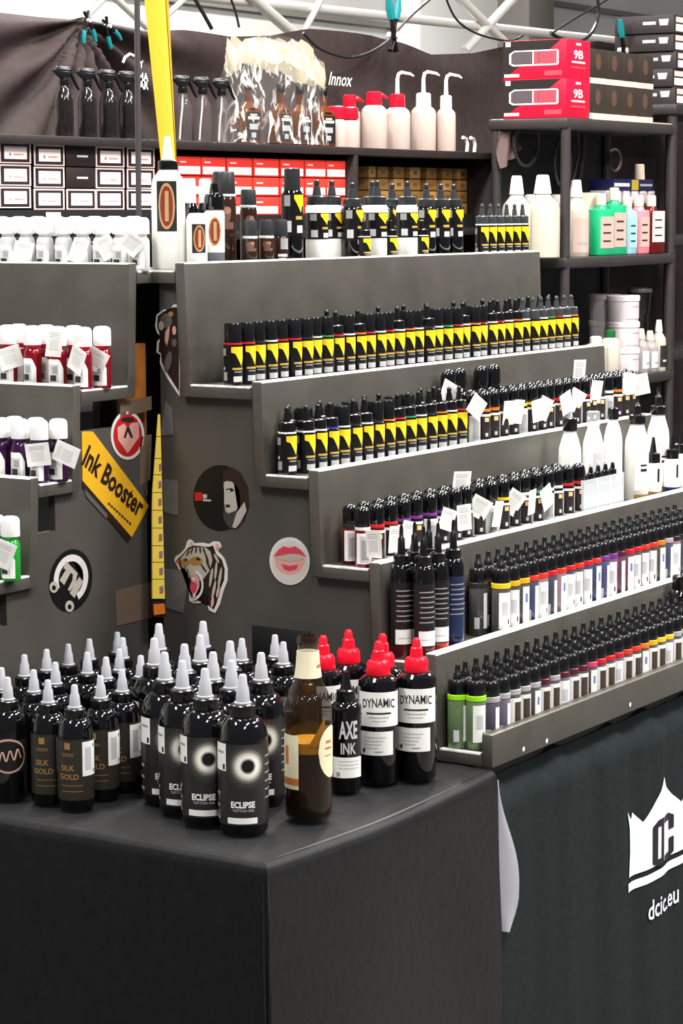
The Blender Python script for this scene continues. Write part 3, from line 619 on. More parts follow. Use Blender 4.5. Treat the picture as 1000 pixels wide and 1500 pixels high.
# three dark bottles between the eclipse group and the red caps
R_ = 0.027
db_, dc_, dt_ = big_ink(R_, 0.122, 0.146, 0.16, 0.192)
mb = MB(); mb.wrap(R_ + 0.0004, -1.3, 1.3, 0.02, 0.118, mat('grey_label', (92, 94, 94), 0.35), 20); mb.wrap(R_ + 0.0006, -1.3, 1.3, 0.03, 0.108, PAPER, 20); mb.wrap(R_ + 0.0008, -0.5, 0.5, 0.034, 0.044, LGRAY, 6); mb.wrap(R_ + 0.0008, -1.1, 1.1, 0.096, 0.099, GRAYP, 12)
DARK = [('body', db_, None, None), ('collar', dc_, 0, None), ('tip', dt_, 0, None), ('label', mb.mesh('label'), 0, 'dark label with grey bands')]
for n, (k_, x, y) in enumerate([t for t in TABLE if t[0] == 'D']):
    place('ink_bottle', DARK, ['slim dark bottle with white tip just behind the eclipse bottles', 'dark grey-labelled bottle at the back, right of the black card', 'dark grey-labelled bottle directly behind the beer bottle'][n], 'bottle', (x, y, 0), facing(x, y), 'dark grey-labelled bottles on the table')
# short black bottle with big white letters
R_ = 0.022
body = MB().lathe([(0.021, 0), (R_, 0.002), (R_, 0.112), (0.021, 0.119), (0.016, 0.124), (0.012, 0.126)], BLKG, 24).mesh('body')
cap = MB().lathe([(0.0135, 0.125), (0.014, 0.127), (0.0135, 0.14), (0.0085, 0.142), (0.006, 0.152), (0.004, 0.166)], BLK, 20).mesh('cap')
mb = MB(); mb.text_wrap('AXE', R_ + 0.0004, 0.05, 0.076, 0.034, LGRAY, 0.03, 0.42); mb.text_wrap('INK', R_ + 0.0004, 0.05, 0.054, 0.022, LGRAY, 0.02, 0.6)
mb.wrap(R_ + 0.0004, -1.05, 1.05, 0.02, 0.049, WHT, 14)
for k in range(3): mb.wrap(R_ + 0.0006, -0.6, 0.8, 0.043 - 0.005 * k, 0.0442 - 0.005 * k, LGRAY, 8)
mb.wrap(R_ + 0.0006, -0.75, -0.5, 0.022, 0.028, GRAYP, 2)
place('ink_bottle', [('body', body, None, None), ('cap', cap, 0, None), ('label', mb.mesh('label'), 0, 'tall white letters above a white paper label')], 'short glossy black bottle with tall white letters, right of the beer bottle', 'bottle', (0.7109, -0.0098, 0), facing(0.71, 0) + 0.1)
place('ink_bottle', [('body', body, None, None), ('cap', cap, 0, None)], 'short black bottle with a thin dark spout, behind between the red caps', 'bottle', (0.722, 0.0625, 0), 0)
# beer bottle
GL = mat('amber_glass', (40, 25, 6), 0.04, alpha=0.55, coat=0.5, spec=0.7)
BEERL = mat('dark_beer', (16, 9, 3), 0.1); FOAM = mat('amber_foam', (255, 176, 30), 0.4)
CREAM = mat('cream_label', (232, 224, 190), 0.5); CRT = mat('label_rust', (196, 120, 70), 0.5)
bt = thing('beer_bottle', 'half-empty brown beer bottle with cream labels at the table front', 'bottle', (0.5568, -0.048, 0), facing(0.557, -0.05))
prof = [(0.0285, 0.0), (0.0315, 0.004), (0.0318, 0.02), (0.0318, 0.142), (0.0305, 0.156), (0.026, 0.17), (0.0205, 0.18), (0.0172, 0.19), (0.0155, 0.205), (0.0138, 0.228), (0.0134, 0.233), (0.0146, 0.235), (0.0146, 0.241), (0.0132, 0.244), (0.011, 0.244), (0.0115, 0.235)]
gb = MB().lathe(prof, GL, 32).build('glass', bt)
MB().lathe([(0.0290, 0.004), (0.0300, 0.02), (0.0300, 0.089)], BEERL, 28).build('beer', gb)
MB().lathe([(0.0299, 0.0895), (0.0301, 0.091), (0.0301, 0.104), (0.0292, 0.1045)], FOAM, 28).wrap(0.0306, 0.05, 0.8, 0.10, lambda t: 0.104 + 0.036 * t, FOAM, 8).build('foam', gb, 'amber beer froth line')
MB().lathe([(0.0182, 0.189), (0.0160, 0.2055), (0.0148, 0.2235), (0.0143, 0.2235)], CREAM, 28).wrap(0.0170, 0.8, 1.3, 0.203, 0.207, CRT, 4).build('neck_label', gb, 'cream paper neck label')
MB().wrap(0.0322, -1.45, -0.42, 0.042, 0.115, CREAM, 10).wrap(0.0324, -1.45, -0.42, 0.048, 0.057, CRT, 10).wrap(0.0324, -1.2, -0.95, 0.075, 0.1, CRT, 4).build('side_label', gb, 'cream side label')
mb = MB().wrap(0.0322, 0.42, 1.9, lambda t: 0.093 - 0.037 * math.sqrt(max(0, 1 - (2 * t - 1) ** 2)), lambda t: 0.093 + 0.033 * math.sqrt(max(0, 1 - (2 * t - 1) ** 2)), CREAM, 20)
mb.wrap(0.0324, 0.75, 1.2, 0.095, 0.098, CRT, 4); mb.wrap(0.0324, 0.75, 1.2, 0.086, 0.0875, CRT, 4); mb.wrap(0.0324, 0.8, 1.15, 0.103, 0.107, CRT, 4)
mb.build('front_label', gb, 'cream oval front label')
# black card leaning on the end panel
bc = tag(MB().box((-0.004, -0.052, 0), (0.0, 0.052, 0.062), BLKM, 0.0006).build('black_card'), 'blank black card standing behind the bottles against the grey end panel', 'card')
bc.location = (W - 0.004, 0.262, 0.122)
bc.location = (0.9, 0.224, 0.116)
MB().box((0.0, -0.03, -0.116), (0.003, 0.03, 0.0), BLKM).build('card_foot', bc)

# --- small bottle with a yellow flag label
def flag_bottle(capk, ringc, r=0.0145, s=1.0, body_m=BLKG):
    body = MB().lathe([(r * .95, 0), (r, 0.001), (r, 0.0625 * s), (r * .8, 0.065 * s)], body_m, 16).mesh('body')
    mb = MB(); q = r + 0.0003
    mb.wrap(q, -2.6, 2.6, 0.003 * s, 0.0605 * s, mat('flag_label_black', (15, 14, 15), 0.3), 22)
    mb.wrap(q + 0.0003, -0.72, 0.72, lambda t: (0.051 - 0.006 * t if t < 0.3 else (0.049 - 0.019 * (t - 0.3) / 0.5 if t < 0.8 else 0.030 + 0.012 * (t - 0.8) / 0.2)) * s, 0.0595 * s, YEL, 10)
    mb.wrap(q + 0.0003, -0.6, 0.6, 0.0245 * s, 0.0275 * s, mat('flag_text', (190, 160, 70), 0.5), 5); mb.wrap(q + 0.0003, -0.4, 0.5, 0.0205 * s, 0.0222 * s, GRAYP, 5)
    mb.wrap(q + 0.0003, -0.5, 0.55, 0.006 * s, 0.0145 * s, LGRAY, 6)
    mb.wrap(q + 0.0003, -1.9, -1.35, 0.046 * s, 0.057 * s, GRAYP, 4); mb.wrap(q + 0.0003, -1.8, -1.2, 0.008 * s, 0.021 * s, GRAYP, 4); mb.wrap(q + 0.0003, -1.75, -1.5, 0.024 * s, 0.029 * s, LGRAY, 3)
    lab = mb.mesh('label')
    ring = MB().lathe([(r * .96, 0.0615 * s), (r * .98, 0.0622 * s), (r * .98, 0.0648 * s), (r * .9, 0.0655 * s)], ringc, 16).mesh('colour_ring')
    if capk == 'flat':
        cap = MB().lathe([(r * .93, 0.065 * s), (r * .95, 0.067 * s), (r * .93, 0.0925 * s), (r * .85, 0.0955 * s)], BLK, 18).mesh('cap')
    else:
        cap = MB().lathe([(r * .93, 0.065 * s), (r * .95, 0.067 * s), (r * .93, 0.079 * s), (r * .8, 0.0805 * s), (r * .42, 0.081 * s), (r * .3, 0.094 * s), (r * .22, 0.0945 * s), (r * .28, 0.0965 * s), (r * .28, 0.1005 * s), (r * .12, 0.1035 * s)], BLK if capk == 'tip' else mat('smoke_tip', (60, 62, 64), 0.2), 14).mesh('cap')
    return [('body', body, None, None), ('label', lab, 0, 'black label with a yellow flag shape'), ('colour_ring', ring, 0, None), ('cap', cap, 0, None)]
fb_cache = {}
RINGS = [('white', (225, 225, 225)), ('red', (205, 30, 40)), ('orange', (235, 120, 30)), ('blue', (60, 60, 170)), ('green', (40, 150, 70)), ('yellow', (235, 200, 40)), ('violet', (120, 50, 140)), ('dark', (40, 38, 40))]
RING = {n: mat('ring_' + n, c, 0.35) for n, c in RINGS}
def fb(capk, rc, r=0.0145, s=1.0):
    k = (capk, rc, r, s)
    if k not in fb_cache: fb_cache[k] = flag_bottle(capk, RING[rc], r, s)
    return fb_cache[k]
cyc = ['red', 'white', 'red', 'white', 'orange', 'white', 'dark', 'white', 'green', 'red', 'white', 'orange']
# second shelf from the top: 36 across
n1 = 36; xs0, xs1 = W + 0.021, 2.09
tipped1 = {9, 11, 15, 18, 22, 25, 26, 27, 28, 29, 30, 31, 32, 33, 34, 35}
for i in range(n1):
    x = xs0 + (xs1 - xs0) * i / (n1 - 1)
    ck = 'smoke' if i >= 29 else ('tip' if i in tipped1 else 'flat')
    place('ink_bottle', fb(ck, cyc[i % 12] if i > 7 else ['red', 'red', 'dark', 'white'][i % 4]), 'yellow-flagged black bottle with %s, %s from left, upper long shelf' % ('nozzle cap' if ck != 'flat' else 'flat cap', nth(i + 1)), 'bottle', (x, 0.347 + rnd.uniform(-.003, .003), ZT[0]), -0.42 + rnd.uniform(-.2, .2), 'yellow-flagged inks on the upper long shelf')
for j, i in enumerate((10, 15, 17.6, 20, 23, 24.2, 26.3, 27.5, 29.5, 30.6, 31.8, 33.2, 34.4)):
    x = xs0 + (xs1 - xs0) * i / (n1 - 1)
    place('ink_bottle', fb('tip', 'white'), 'nozzle-capped black bottle at the back of the upper long shelf, %s from left' % nth(j + 1), 'bottle', (x, 0.386, ZT[0]), -0.4, 'back row bottles on the upper long shelf')
# third shelf: 16 in front, nozzles behind
n2 = 16; ya = 0.2365; x2a, x2b = W + 0.020, xat(672, ya, 0.44)
for i in range(n2):
    x = x2a + (x2b - x2a) * i / (n2 - 1)
    ck = 'flat' if i in (4, 7, 8) else 'tip'
    place('ink_bottle', fb(ck, ['white', 'white', 'white', 'blue', 'white', 'dark', 'white', 'dark', 'orange', 'red', 'green', 'white', 'dark', 'orange', 'white', 'red'][i]), 'yellow-flagged black bottle, %s from left, middle shelf front row' % nth(i + 1), 'bottle', (x, ya - (0.0 if i else -0.012), ZT[1]), -0.40 + rnd.uniform(-.15, .15), 'yellow-flagged inks on the middle shelf')
for j in range(12):
    x = x2a + 0.03 + (x2b - x2a - 0.02) * j / 11
    place('ink_bottle', fb('flat' if j in (1, 3, 4, 7, 8) else 'tip', 'white'), 'black ink bottle in the back row of the middle shelf, %s from left' % nth(j + 1), 'bottle', (x, 0.2665, ZT[1]), -0.4, 'back row inks on the middle shelf')

# --- round-capped ink bottles with hanging paper tags
def tag_bottle(ringc, style, r=0.0118, inkc=(24, 18, 18)):
    body = MB().lathe([(r * .94, 0), (r, 0.0012), (r, 0.055), (r * .82, 0.0585)], mat('ink_%d_%d_%d' % inkc, inkc, 0.12), 16).mesh('body')
    mb = MB(); q = r + 0.0003
    mb.wrap(q, -1.3, 1.25, 0.006, 0.052, WHT if style else LGRAY, 12)
    if style == 1: mb.wrap(q + .0003, -0.95, 0.95, 0.009, 0.048, mat('tb_label', (36, 30, 30), 0.4), 8); mb.wrap(q + .0005, -.3, .35, 0.039, 0.046, mat('tb_peach', (240, 190, 130), 0.5), 4); mb.wrap(q + .0005, -.2, .2, 0.014, 0.02, LGRAY, 3)
    elif style == 2: mb.wrap(q + .0003, -0.8, 0.6, 0.008, 0.048, LGRAY, 8); mb.wrap(q + .0005, -0.6, 0.4, 0.012, 0.042, GRAYP, 6)
    else: mb.wrap(q + .0003, -0.9, 0.9, 0.012, 0.03, DKGR, 6)
    lab = mb.mesh('label')
    ring = MB().lathe([(r * .9, 0.0555), (r * 1.0, 0.0565), (r * 1.0, 0.0605), (r * .9, 0.0615)], ringc, 16).mesh('colour_ring')
    cap = MB().lathe([(r * .96, 0.061), (r * 1.0, 0.063), (r * .98, 0.083)] + dome(r * .95, 0.083, r * .35, 0.091, 4)[1:] + [(r * .3, 0.092)], BLKG, 18).mesh('cap')
    return [('body', body, None, None), ('label', lab, 0, None), ('colour_ring', ring, 0, None), ('cap', cap, 0, None)]
tb_cache = {}
def tb_(rc, st, inkc=(24, 18, 18)):
    k = (rc, st, inkc)
    if k not in tb_cache: tb_cache[k] = tag_bottle(RING[rc], st, inkc=inkc)
    return tb_cache[k]
def tag_mesh(w, h):
    mb = MB(); mb.box((-w / 2, -0.0003, -h), (w / 2, 0.0003, 0), WHT)
    mb.box((-w * .3, -0.0006, -h * .75), (w * .25, -0.0004, -h * .35), mat('faint_print', (218, 218, 216), .5))
    for k in range(3): mb.box((-w * .35, -0.0006, -h * (.12 + .07 * k)), (w * .3, -0.0004, -h * (.14 + .07 * k)), LGRAY)
    return mb.mesh('paper_tag')
TAGS = [tag_mesh(0.031, 0.040), tag_mesh(0.036, 0.034), tag_mesh(0.025, 0.042)]
def hang_tag(root, dx, dz, kind, yaw, roll, r=0.0118):
    t = obj('paper_tag', TAGS[kind], root, 'white paper price tag')
    t.location = (dx, -r - 0.0035 - abs(math.sin(yaw)) * 0.014, dz); t.rotation_euler = (0.12, roll, yaw)
def tag_row(n, x0, x1, y, z, shelf, rings, tags, group, row, h=1.0, dx=0):
    for i in range(n):
        x = x0 + (x1 - x0) * i / (n - 1)
        o = place('ink_bottle', tb_(rings[i % len(rings)], 1 if (i * 7) % 5 else 2, (88, 14, 20) if shelf == 'lower tagged' and i < 2 else (24, 18, 18)), 'dark round-capped bottle, %s from left, %s row of the %s shelf' % (nth(i + 1), row, shelf), 'bottle', (x, y + rnd.uniform(-.002, .002), z), -0.5 + rnd.uniform(-.15, .15), group)
        o.scale = (1, 1, h)
        if i in tags:
            k, a, b, dz = tags[i]; hang_tag(o, 0.004, dz, k, a, b)
y3 = 0.113; x3a, x3b = xat(487, 0.128, 0.31), xat(846, y3, 0.31)
x3a = max(x3a, W + 0.016)
tag_row(19, x3a, x3b, y3, ZT[2], 'lower tagged', ['white', 'red', 'red', 'violet', 'violet', 'violet', 'violet', 'dark', 'green', 'green', 'dark', 'yellow', 'dark', 'white', 'green', 'white'],
        {0: (2, -0.9, 0.0, 0.058), 2: (2, 0.1, 0.0, 0.055), 3: (2, 0.3, 0.25, 0.058), 6: (1, 0.4, 0.3, 0.064), 7: (2, -0.2, -0.1, 0.066), 9: (1, 0.0, 0.5, 0.068), 10: (2, 0.5, 0.1, 0.06), 12: (0, 0.0, 0.6, 0.066), 13: (2, 0.5, -0.1, 0.066), 14: (0, 0.3, -0.5, 0.066)}, 'tagged inks on the lower tagged shelf', 'front')
tag_row(19, x3a + 0.018, x3b + 0.018, y3 + 0.031, ZT[2], 'lower tagged', ['dark'], {8: (1, 0.2, 0.05, 0.112)}, 'tagged inks on the lower tagged shelf', 'back')
x4a, x4b = xat(694, 0.222, 0.44), xat(925, 0.222, 0.44)
tag_row(19, x4a, x4b, 0.2225, ZT[1], 'upper tagged', ['white', 'orange', 'orange', 'dark', 'yellow', 'yellow', 'yellow', 'dark', 'red', 'red', 'dark', 'dark', 'red', 'red', 'dark'],
        {0: (1, 0.2, 0.6, 0.082), 3: (2, 0.0, 0.0, 0.07), 4: (2, 0.3, 0.1, 0.07), 6: (0, 0.2, -0.2, 0.066), 7: (0, 0.1, 0.4, 0.066), 9: (0, 0.1, -0.4, 0.07), 11: (0, 0.0, 0.5, 0.07), 13: (2, 0.0, 0.1, 0.084), 17: (0, 0.1, 0.15, 0.09), 18: (0, -0.4, -0.2, 0.086)}, 'tagged inks on the upper tagged shelf', 'front')
tag_row(19, x4a + 0.01, x4b + 0.035, 0.2535, ZT[1], 'upper tagged', ['dark'], {12: (2, 0.0, 0.0, 0.122)}, 'tagged inks on the upper tagged shelf', 'back')
for j, (px, dz) in enumerate(((655, 0.0), (672, 0.0), (704, 0.004), (722, 0.0))):
    o = place('ink_bottle', tb_('dark', 1), 'taller round-capped black bottle behind the middle row, %s from left' % nth(j + 1), 'bottle', (xat(px, 0.262, 0.5), 0.2605 if j < 1 else 0.262, ZT[1]), -0.4, 'taller capped bottles at the middle shelf')
    o.scale = (1.2, 1.0, 1.42)
    if j == 0: hang_tag(o, 0.0, 0.075, 1, 0.1, 0.4)

# --- black-capped dropper bottles with coloured shoulder rings
def dropper(ringc, inkc, style, r=0.0150, hb=0.0745):
    im = mat('dropper_ink_%d_%d_%d' % inkc, inkc, 0.1)
    glass = mat('dropper_glass_%d_%d_%d' % inkc, tuple(int(70 + v * .55) for v in inkc), 0.06, alpha=0.62, spec=0.8)
    body = MB().lathe([(r * .93, 0), (r, 0.0015), (r, hb), (r * .9, hb + .0025)], glass, 16).mesh('body')
    ink = MB().lathe([(r * .86, 0.0015), (r * .93, 0.003), (r * .93, hb * .84)], im, 14).mesh('ink')
    mb = MB(); q = r + 0.0003; k = hb / .0745
    if style == 0: mb.wrap(q, -0.85, 0.55, 0.013 * k, 0.070 * k, WHT, 8); mb.wrap(q + .0003, -0.5, 0.2, 0.034 * k, 0.055 * k, LGRAY, 5); mb.wrap(q + .0003, 0.15, 0.33, 0.02 * k, 0.028 * k, DKGR, 2)
    elif style == 1: mb.wrap(q, -1.3, -0.5, 0.008 * k, 0.071 * k, WHT, 5); mb.wrap(q, -0.5, 0.85, 0.010 * k, 0.071 * k, WHT, 8); mb.wrap(q + .0003, -0.3, 0.6, 0.026 * k, 0.064 * k, mat('dropper_window', (70, 58, 48), 0.15), 8)
    elif style == 2: mb.wrap(q, -0.3, 0.65, 0.010 * k, 0.071 * k, WHT, 5); mb.wrap(q + .0003, 0.0, 0.3, 0.046 * k, 0.06 * k, mat('print_blue', (110, 130, 180), 0.5), 4)
    else: mb.wrap(q, 0.05, 0.6, 0.012 * k, 0.068 * k, WHT, 4); mb.wrap(q, -0.95, -0.4, 0.012 * k, 0.03 * k, LGRAY, 4)
    lab = mb.mesh('label')
    ring = MB().lathe([(r * .9, hb + .001), (r * 1.02, hb + .002), (r * 1.02, hb + .009), (r * .9, hb + .0105)], ringc, 16).mesh('colour_ring')
    cap = MB().lathe([(r * .95, hb + .01), (r * .98, hb + .012), (r * .96, hb + .029), (r * .82, hb + .032), (r * .46, hb + .033), (r * .4, hb + .0405), (r * .28, hb + .0425), (r * .26, hb + .052), (r * .18, hb + .0545)], BLK, 16).mesh('cap')
    return [('body', body, None, None), ('ink', ink, 0, None), ('label', lab, 0, None), ('colour_ring', ring, 0, None), ('cap', cap, 0, None)]
dp_cache = {}
for n_, c_ in (('lime', (150, 225, 20)), ('scarlet', (236, 52, 34)), ('pink', (215, 60, 110)), ('maroon', (90, 26, 44)), ('gold', (242, 176, 20)), ('silver', (170, 165, 170))): RING[n_] = mat('ring_' + n_, c_, 0.3)
def dp(rc, inkc, st, hb=0.0745):
    k = (rc, inkc, st, hb)
    if k not in dp_cache: dp_cache[k] = dropper(RING[rc], inkc, st, hb=hb)
    return dp_cache[k]
rings4 = ['yellow', 'gold', 'gold', 'scarlet', 'scarlet', 'red', 'scarlet', 'red', 'scarlet', 'red', 'scarlet', 'violet', 'violet', 'maroon', 'red', 'red', 'scarlet', 'scarlet', 'orange', 'silver', 'dark', 'dark', 'silver', 'blue', 'blue', 'dark']
inks4 = [(40, 36, 30), (40, 36, 30), (60, 60, 40), (30, 40, 90), (190, 130, 140), (30, 34, 60), (190, 140, 150), (24, 30, 80), (40, 40, 60), (30, 40, 90), (28, 40, 110), (40, 44, 110), (150, 60, 110), (90, 30, 60), (110, 30, 50), (60, 50, 50)]
x5a, x5b = xat(733, 0.012, 0.2), xat(1016, 0.012, 0.2)
n5 = int((x5b - x5a) / 0.0318) + 1
for i in range(n5):
    x = x5a + (x5b - x5a) * i / (n5 - 1)
    place('ink_bottle', dp(rings4[i % 26], inks4[i % 16], (0, 0, 2, 3, 0, 3, 2, 0)[i % 8]), 'dropper with %s ring, %s from left, fourth shelf front row' % (rings4[i % 26], nth(i + 1)), 'bottle', (x, 0.0115, ZT[3]), -0.5 + rnd.uniform(-.2, .2), 'coloured droppers on the fourth long shelf')
for i in range(n5):
    x = x5a - 0.012 + (x5b - x5a) * i / (n5 - 1)
    place('ink_bottle', dp('dark', (30, 28, 30), 3), 'black-capped dropper, %s from left, fourth shelf back row' % nth(i + 1), 'bottle', (x, 0.0455, ZT[3]), -0.5, 'back row droppers on the fourth long shelf')
rings5 = ['silver', 'silver', 'silver', 'silver', 'silver', 'maroon', 'silver', 'maroon', 'maroon', 'maroon', 'pink', 'red', 'red', 'red', 'scarlet', 'scarlet', 'orange', 'gold', 'yellow', 'yellow']
x6a, x6b = xat(716, -0.080, 0.06), xat(1018, -0.080, 0.06)
n6 = int((x6b - x6a) / 0.0318) + 1
inks5 = [(60, 50, 80), (90, 80, 110), (50, 40, 36), (54, 44, 36), (60, 46, 40), (50, 40, 40)]
for i in range(n6):
    x = x6a + (x6b - x6a) * i / (n6 - 1)
    o = place('ink_bottle', dp(rings5[i % 20], inks5[i % 6], 3 if i < 2 else (1, 0, 1, 1, 2, 1)[i % 6], 0.064), 'dropper with %s ring, %s from left, lowest tray front row' % (rings5[i % 20], nth(i + 1)), 'bottle', (x, -0.0815, ZT[4]), -0.45 + rnd.uniform(-.12, .12), 'droppers at the front of the lowest tray')
for i in range(n6):
    x = x6a - 0.016 + (x6b - x6a) * i / (n6 - 1)
    o = place('ink_bottle', dp('dark', (30, 28, 30), 3, 0.070), 'black-capped dropper, %s from left, lowest tray back row' % nth(i + 1), 'bottle', (x, -0.0485, ZT[4]), -0.5, 'droppers at the back of the lowest tray')
for j, (px, y, st) in enumerate(((662, -0.050, 3), (685, -0.0775, 0))):
    o = place('ink_bottle', dp('lime', (74, 118, 50), st), ['lime green ringed bottle at the very left end of the lowest tray', 'lime green ringed bottle with white label, second on the lowest tray'][j], 'bottle', (max(W + 0.019, xat(px, y, 0.06)) + (0.006 if j else 0), y, ZT[4]), -0.5, 'lime green bottles on the lowest tray')
    o.scale = (1, 1, 0.96)
# tall dark bottles at the left end of the fourth shelf
def tall_dark(labelc, botc, st):
    r = 0.0168
    body = MB().lathe([(r * .94, 0), (r, 0.002), (r, 0.022)], botc, 22).lathe([(r, 0.0221), (r, 0.122)] + dome(r, 0.122, r * .55, 0.143)[1:], BLKG, 22).mesh('body')
    cl = MB().lathe([(r * .7, 0.142), (r * .73, 0.144), (r * .72, 0.155), (r * .6, 0.157)], BLK, 20).mesh('collar')
    tip = MB().lathe([(r * .36, 0.157), (r * .3, 0.18), (r * .2, 0.182), (r * .16, 0.196), (r * .1, 0.2)], BLK, 12).mesh('nozzle')
    mb = MB(); q = r + .0003; mb.wrap(q, -1.5, 1.5, 0.024, 0.116, labelc, 14)
    for k in range(7): mb.wrap(q + .0003, -0.9 + .1 * (k % 2), 0.5 + .15 * (k % 3), 0.058 + 0.0075 * k, 0.0598 + 0.0075 * k, GRAYP, 5)
    if st: mb.wrap(q + .0005, -0.95, 0.75, 0.024, 0.046, WHT, 8); mb.wrap(q + .0007, -.7, .4, 0.032, 0.034, LGRAY, 4)
    return [('body', body, None, None), ('collar', cl, 0, None), ('nozzle', tip, 0, None), ('label', mb.mesh('label'), 0, 'dark label with rows of fine print')]
kinds = [tall_dark(PAPER, mat('tint_maroon', (70, 20, 24), 0.2), 1), tall_dark(PAPER, mat('tint_brick', (170, 56, 40), 0.2), 1), tall_dark(mat('label_navy', (34, 44, 76), 0.35), mat('tint_navy', (24, 36, 72), 0.2), 0)]
spots = [(W + 0.0195, 0.0465, 0), (W + 0.024, 0.011, 0), (W + 0.058, 0.0465, 0), (W + 0.066, 0.011, 1), (W + 0.1, 0.0465, 1), (W + 0.112, 0.011, 2)]
for j, (x, y, k) in enumerate(spots):
    place('ink_bottle', kinds[k], 'tall dark bottle with black nozzle, %s from left at the fourth shelf left end' % nth(j + 1), 'bottle', (x, y, ZT[3]), -0.6 + 0.1 * (j % 3), 'tall dark bottles at the fourth shelf end')
# round-shouldered black bottle at the right edge of the lowest shelf
r = 0.024
place('ink_bottle', [('body', MB().lathe([(r * .94, 0), (r, .002), (r, .10)] + dome(r, .10, r * .5, .128)[1:], BLKG, 22).mesh('body'), None, None), ('cap', MB().lathe([(r * .55, .127), (r * .58, .129), (r * .56, .15), (r * .4, .153)], BLK, 18).mesh('cap'), 0, None)],
      'round-shouldered glossy black bottle at the right frame edge on the lowest tray', 'bottle', (xat(997, -0.048, 0.12), -0.0455 + 0.0, ZT[4] + 0.0), 0)

# --- white goods at the right end of the lower tagged shelf
def jug(w, h, capm, caph, m=WHTP, lab=None, ls=(0.1, 0.6), name='body', neck=0.35, sx=1.0):
    r = w / 2
    body = MB().lathe([(r * .95, 0), (r, .002), (r, h * .62), (r * .95, h * .70), (r * .72, h * .80), (r * neck, h * .86), (r * neck, h * .9)], m, 20, sx=sx, sy=1.0).mesh('body')
    cap = MB().lathe([(r * neck * 1.15, h * .885), (r * neck * 1.2, h * .89), (r * neck * 1.15, h * .89 + caph), (r * neck * .9, h * .89 + caph + .002)], capm, 16).mesh('cap')
    parts = [('body', body, None, None), ('cap', cap, 0, None)]
    if lab:
        mb = MB()
        for (a0, a1, z0, z1, mm) in lab: mb.wrap(r * max(1, sx) + .0005 * (1 + lab.index((a0, a1, z0, z1, mm))), a0, a1, z0 * h, z1 * h, mm, 8)
        parts.append(('label', mb.mesh('label'), 0, None))
    return parts
BRK = mat('label_brick', (150, 60, 50), 0.45)
yw = 0.128
def wx(px, y=yw): return xat(px, y, 0.33)
place('squeeze_bottle', jug(0.040, 0.165, BLK, 0.02, lab=[(-.2, 1.1, .1, .45, DKGR), (0, .9, .25, .3, BRK)], neck=.55), 'white bottle with black cap and dark label, left of the acrylic box group', 'bottle', (wx(834, .137), .137, ZT[2]), -.5)
place('squeeze_bottle', jug(0.038, 0.165, CLEAR, 0.024, lab=[(-.6, .6, .2, .6, LGRAY)], neck=.55), 'white bottle with clear cap behind the acrylic box, left of two', 'bottle', (wx(868, .142), .142, ZT[2]), -.5)
place('squeeze_bottle', jug(0.034, 0.172, BLK, 0.018, neck=.5), 'narrow white bottle with small black cap behind the acrylic box, right of two', 'bottle', (wx(897, .142), .142, ZT[2]), -.5)
def spout(w, h):
    p = jug(w, h, BLK, 0.014, lab=[(-.8, .5, .12, .66, WHT), (-.3, .3, .4, .42, DKGR), (-.3, .3, .34, .37, DKGR), (-.8, .6, .01, .07, GOLDT)], neck=.6)
    p.append(('spout', MB().lathe([(w * .2, h * .89 + .015), (w * .16, h * .89 + .02), (w * .17, h * .89 + .032), (w * .09, h * .89 + .036), (w * .07, h * .89 + .05)], BLK, 12).mesh('spout'), 1, None))
    return p
place('squeeze_bottle', spout(0.044, 0.158), 'large white bottle with black spout just right of the acrylic box', 'bottle', (wx(932, .125), .125, ZT[2]), -.5)
place('squeeze_bottle', spout(0.042, 0.165), 'large white bottle with black spout, far right behind the small nozzle bottle', 'bottle', (wx(963, .146), .146, ZT[2]), -.5)
def small_noz(w, bc):
    r = w / 2
    return [('body', MB().lathe([(r * .95, 0), (r, .002), (r, .012)], bc, 16).lathe([(r, .0121), (r, .06), (r * .7, .066)], WHTP, 16).mesh('body'), None, None), ('cap', MB().lathe([(r * .8, .065), (r * .82, .067), (r * .8, .082), (r * .4, .084), (r * .15, .112)], BLK, 14).mesh('cap'), 0, None), ('label', MB().wrap(r + .0004, -.1, .2, .03, .055, DKGR, 2).wrap(r + .0004, .4, .8, .025, .05, LGRAY, 4).mesh('label'), 0, None)]
place('ink_bottle', small_noz(.032, GOLDT), 'small white bottle with black nozzle in front, right of the acrylic box', 'bottle', (wx(958, .109), .1115, ZT[2]), -.5, None)
place('ink_bottle', small_noz(.030, mat('tint_navy2', (30, 44, 90), .3)), 'small white bottle with navy base at the right frame edge', 'bottle', (wx(986, .109), .1115, ZT[2]), -.5, None)
place('ink_bottle', small_noz(.030, WHTP), 'small white bottle half cut by the right frame edge', 'bottle', (wx(1003, .13), .14, ZT[2]), -.5, None)
ax0, ax1 = xat(853, 0.100, 0.3), xat(912, 0.100, 0.3)
ab = thing('acrylic_box', 'clear acrylic box holding small black caps, in front of white bottles', 'box', ((ax0 + ax1) / 2, 0.106, ZT[2])); hw = (ax1 - ax0) / 2
ACR = mat('acrylic', (222, 226, 230), 0.1, alpha=0.55, spec=0.8); ACRE = mat('acrylic_edge', (236, 240, 242), 0.3)
for (a, b, m) in (((-hw, -.008, 0), (hw, -.0065, .062), ACR), ((-hw, .016, 0), (hw, .0175, .062), ACR), ((-hw, -.0065, 0), (-hw + .002, .016, .062), ACRE), ((hw - .002, -.0065, 0), (hw, .016, .062), ACR), ((-hw * .35, -.0085, 0), (-hw * .3, -.0066, .062), ACRE), ((hw * .3, -.0085, 0), (hw * .35, -.0066, .062), ACRE)):
    MB().box(a, b, m).build('acrylic_panel', ab)
MB().box((-hw + .002, -.0064, 0.001), (hw - .002, .0158, .05), LGRAY).build('liner', ab)
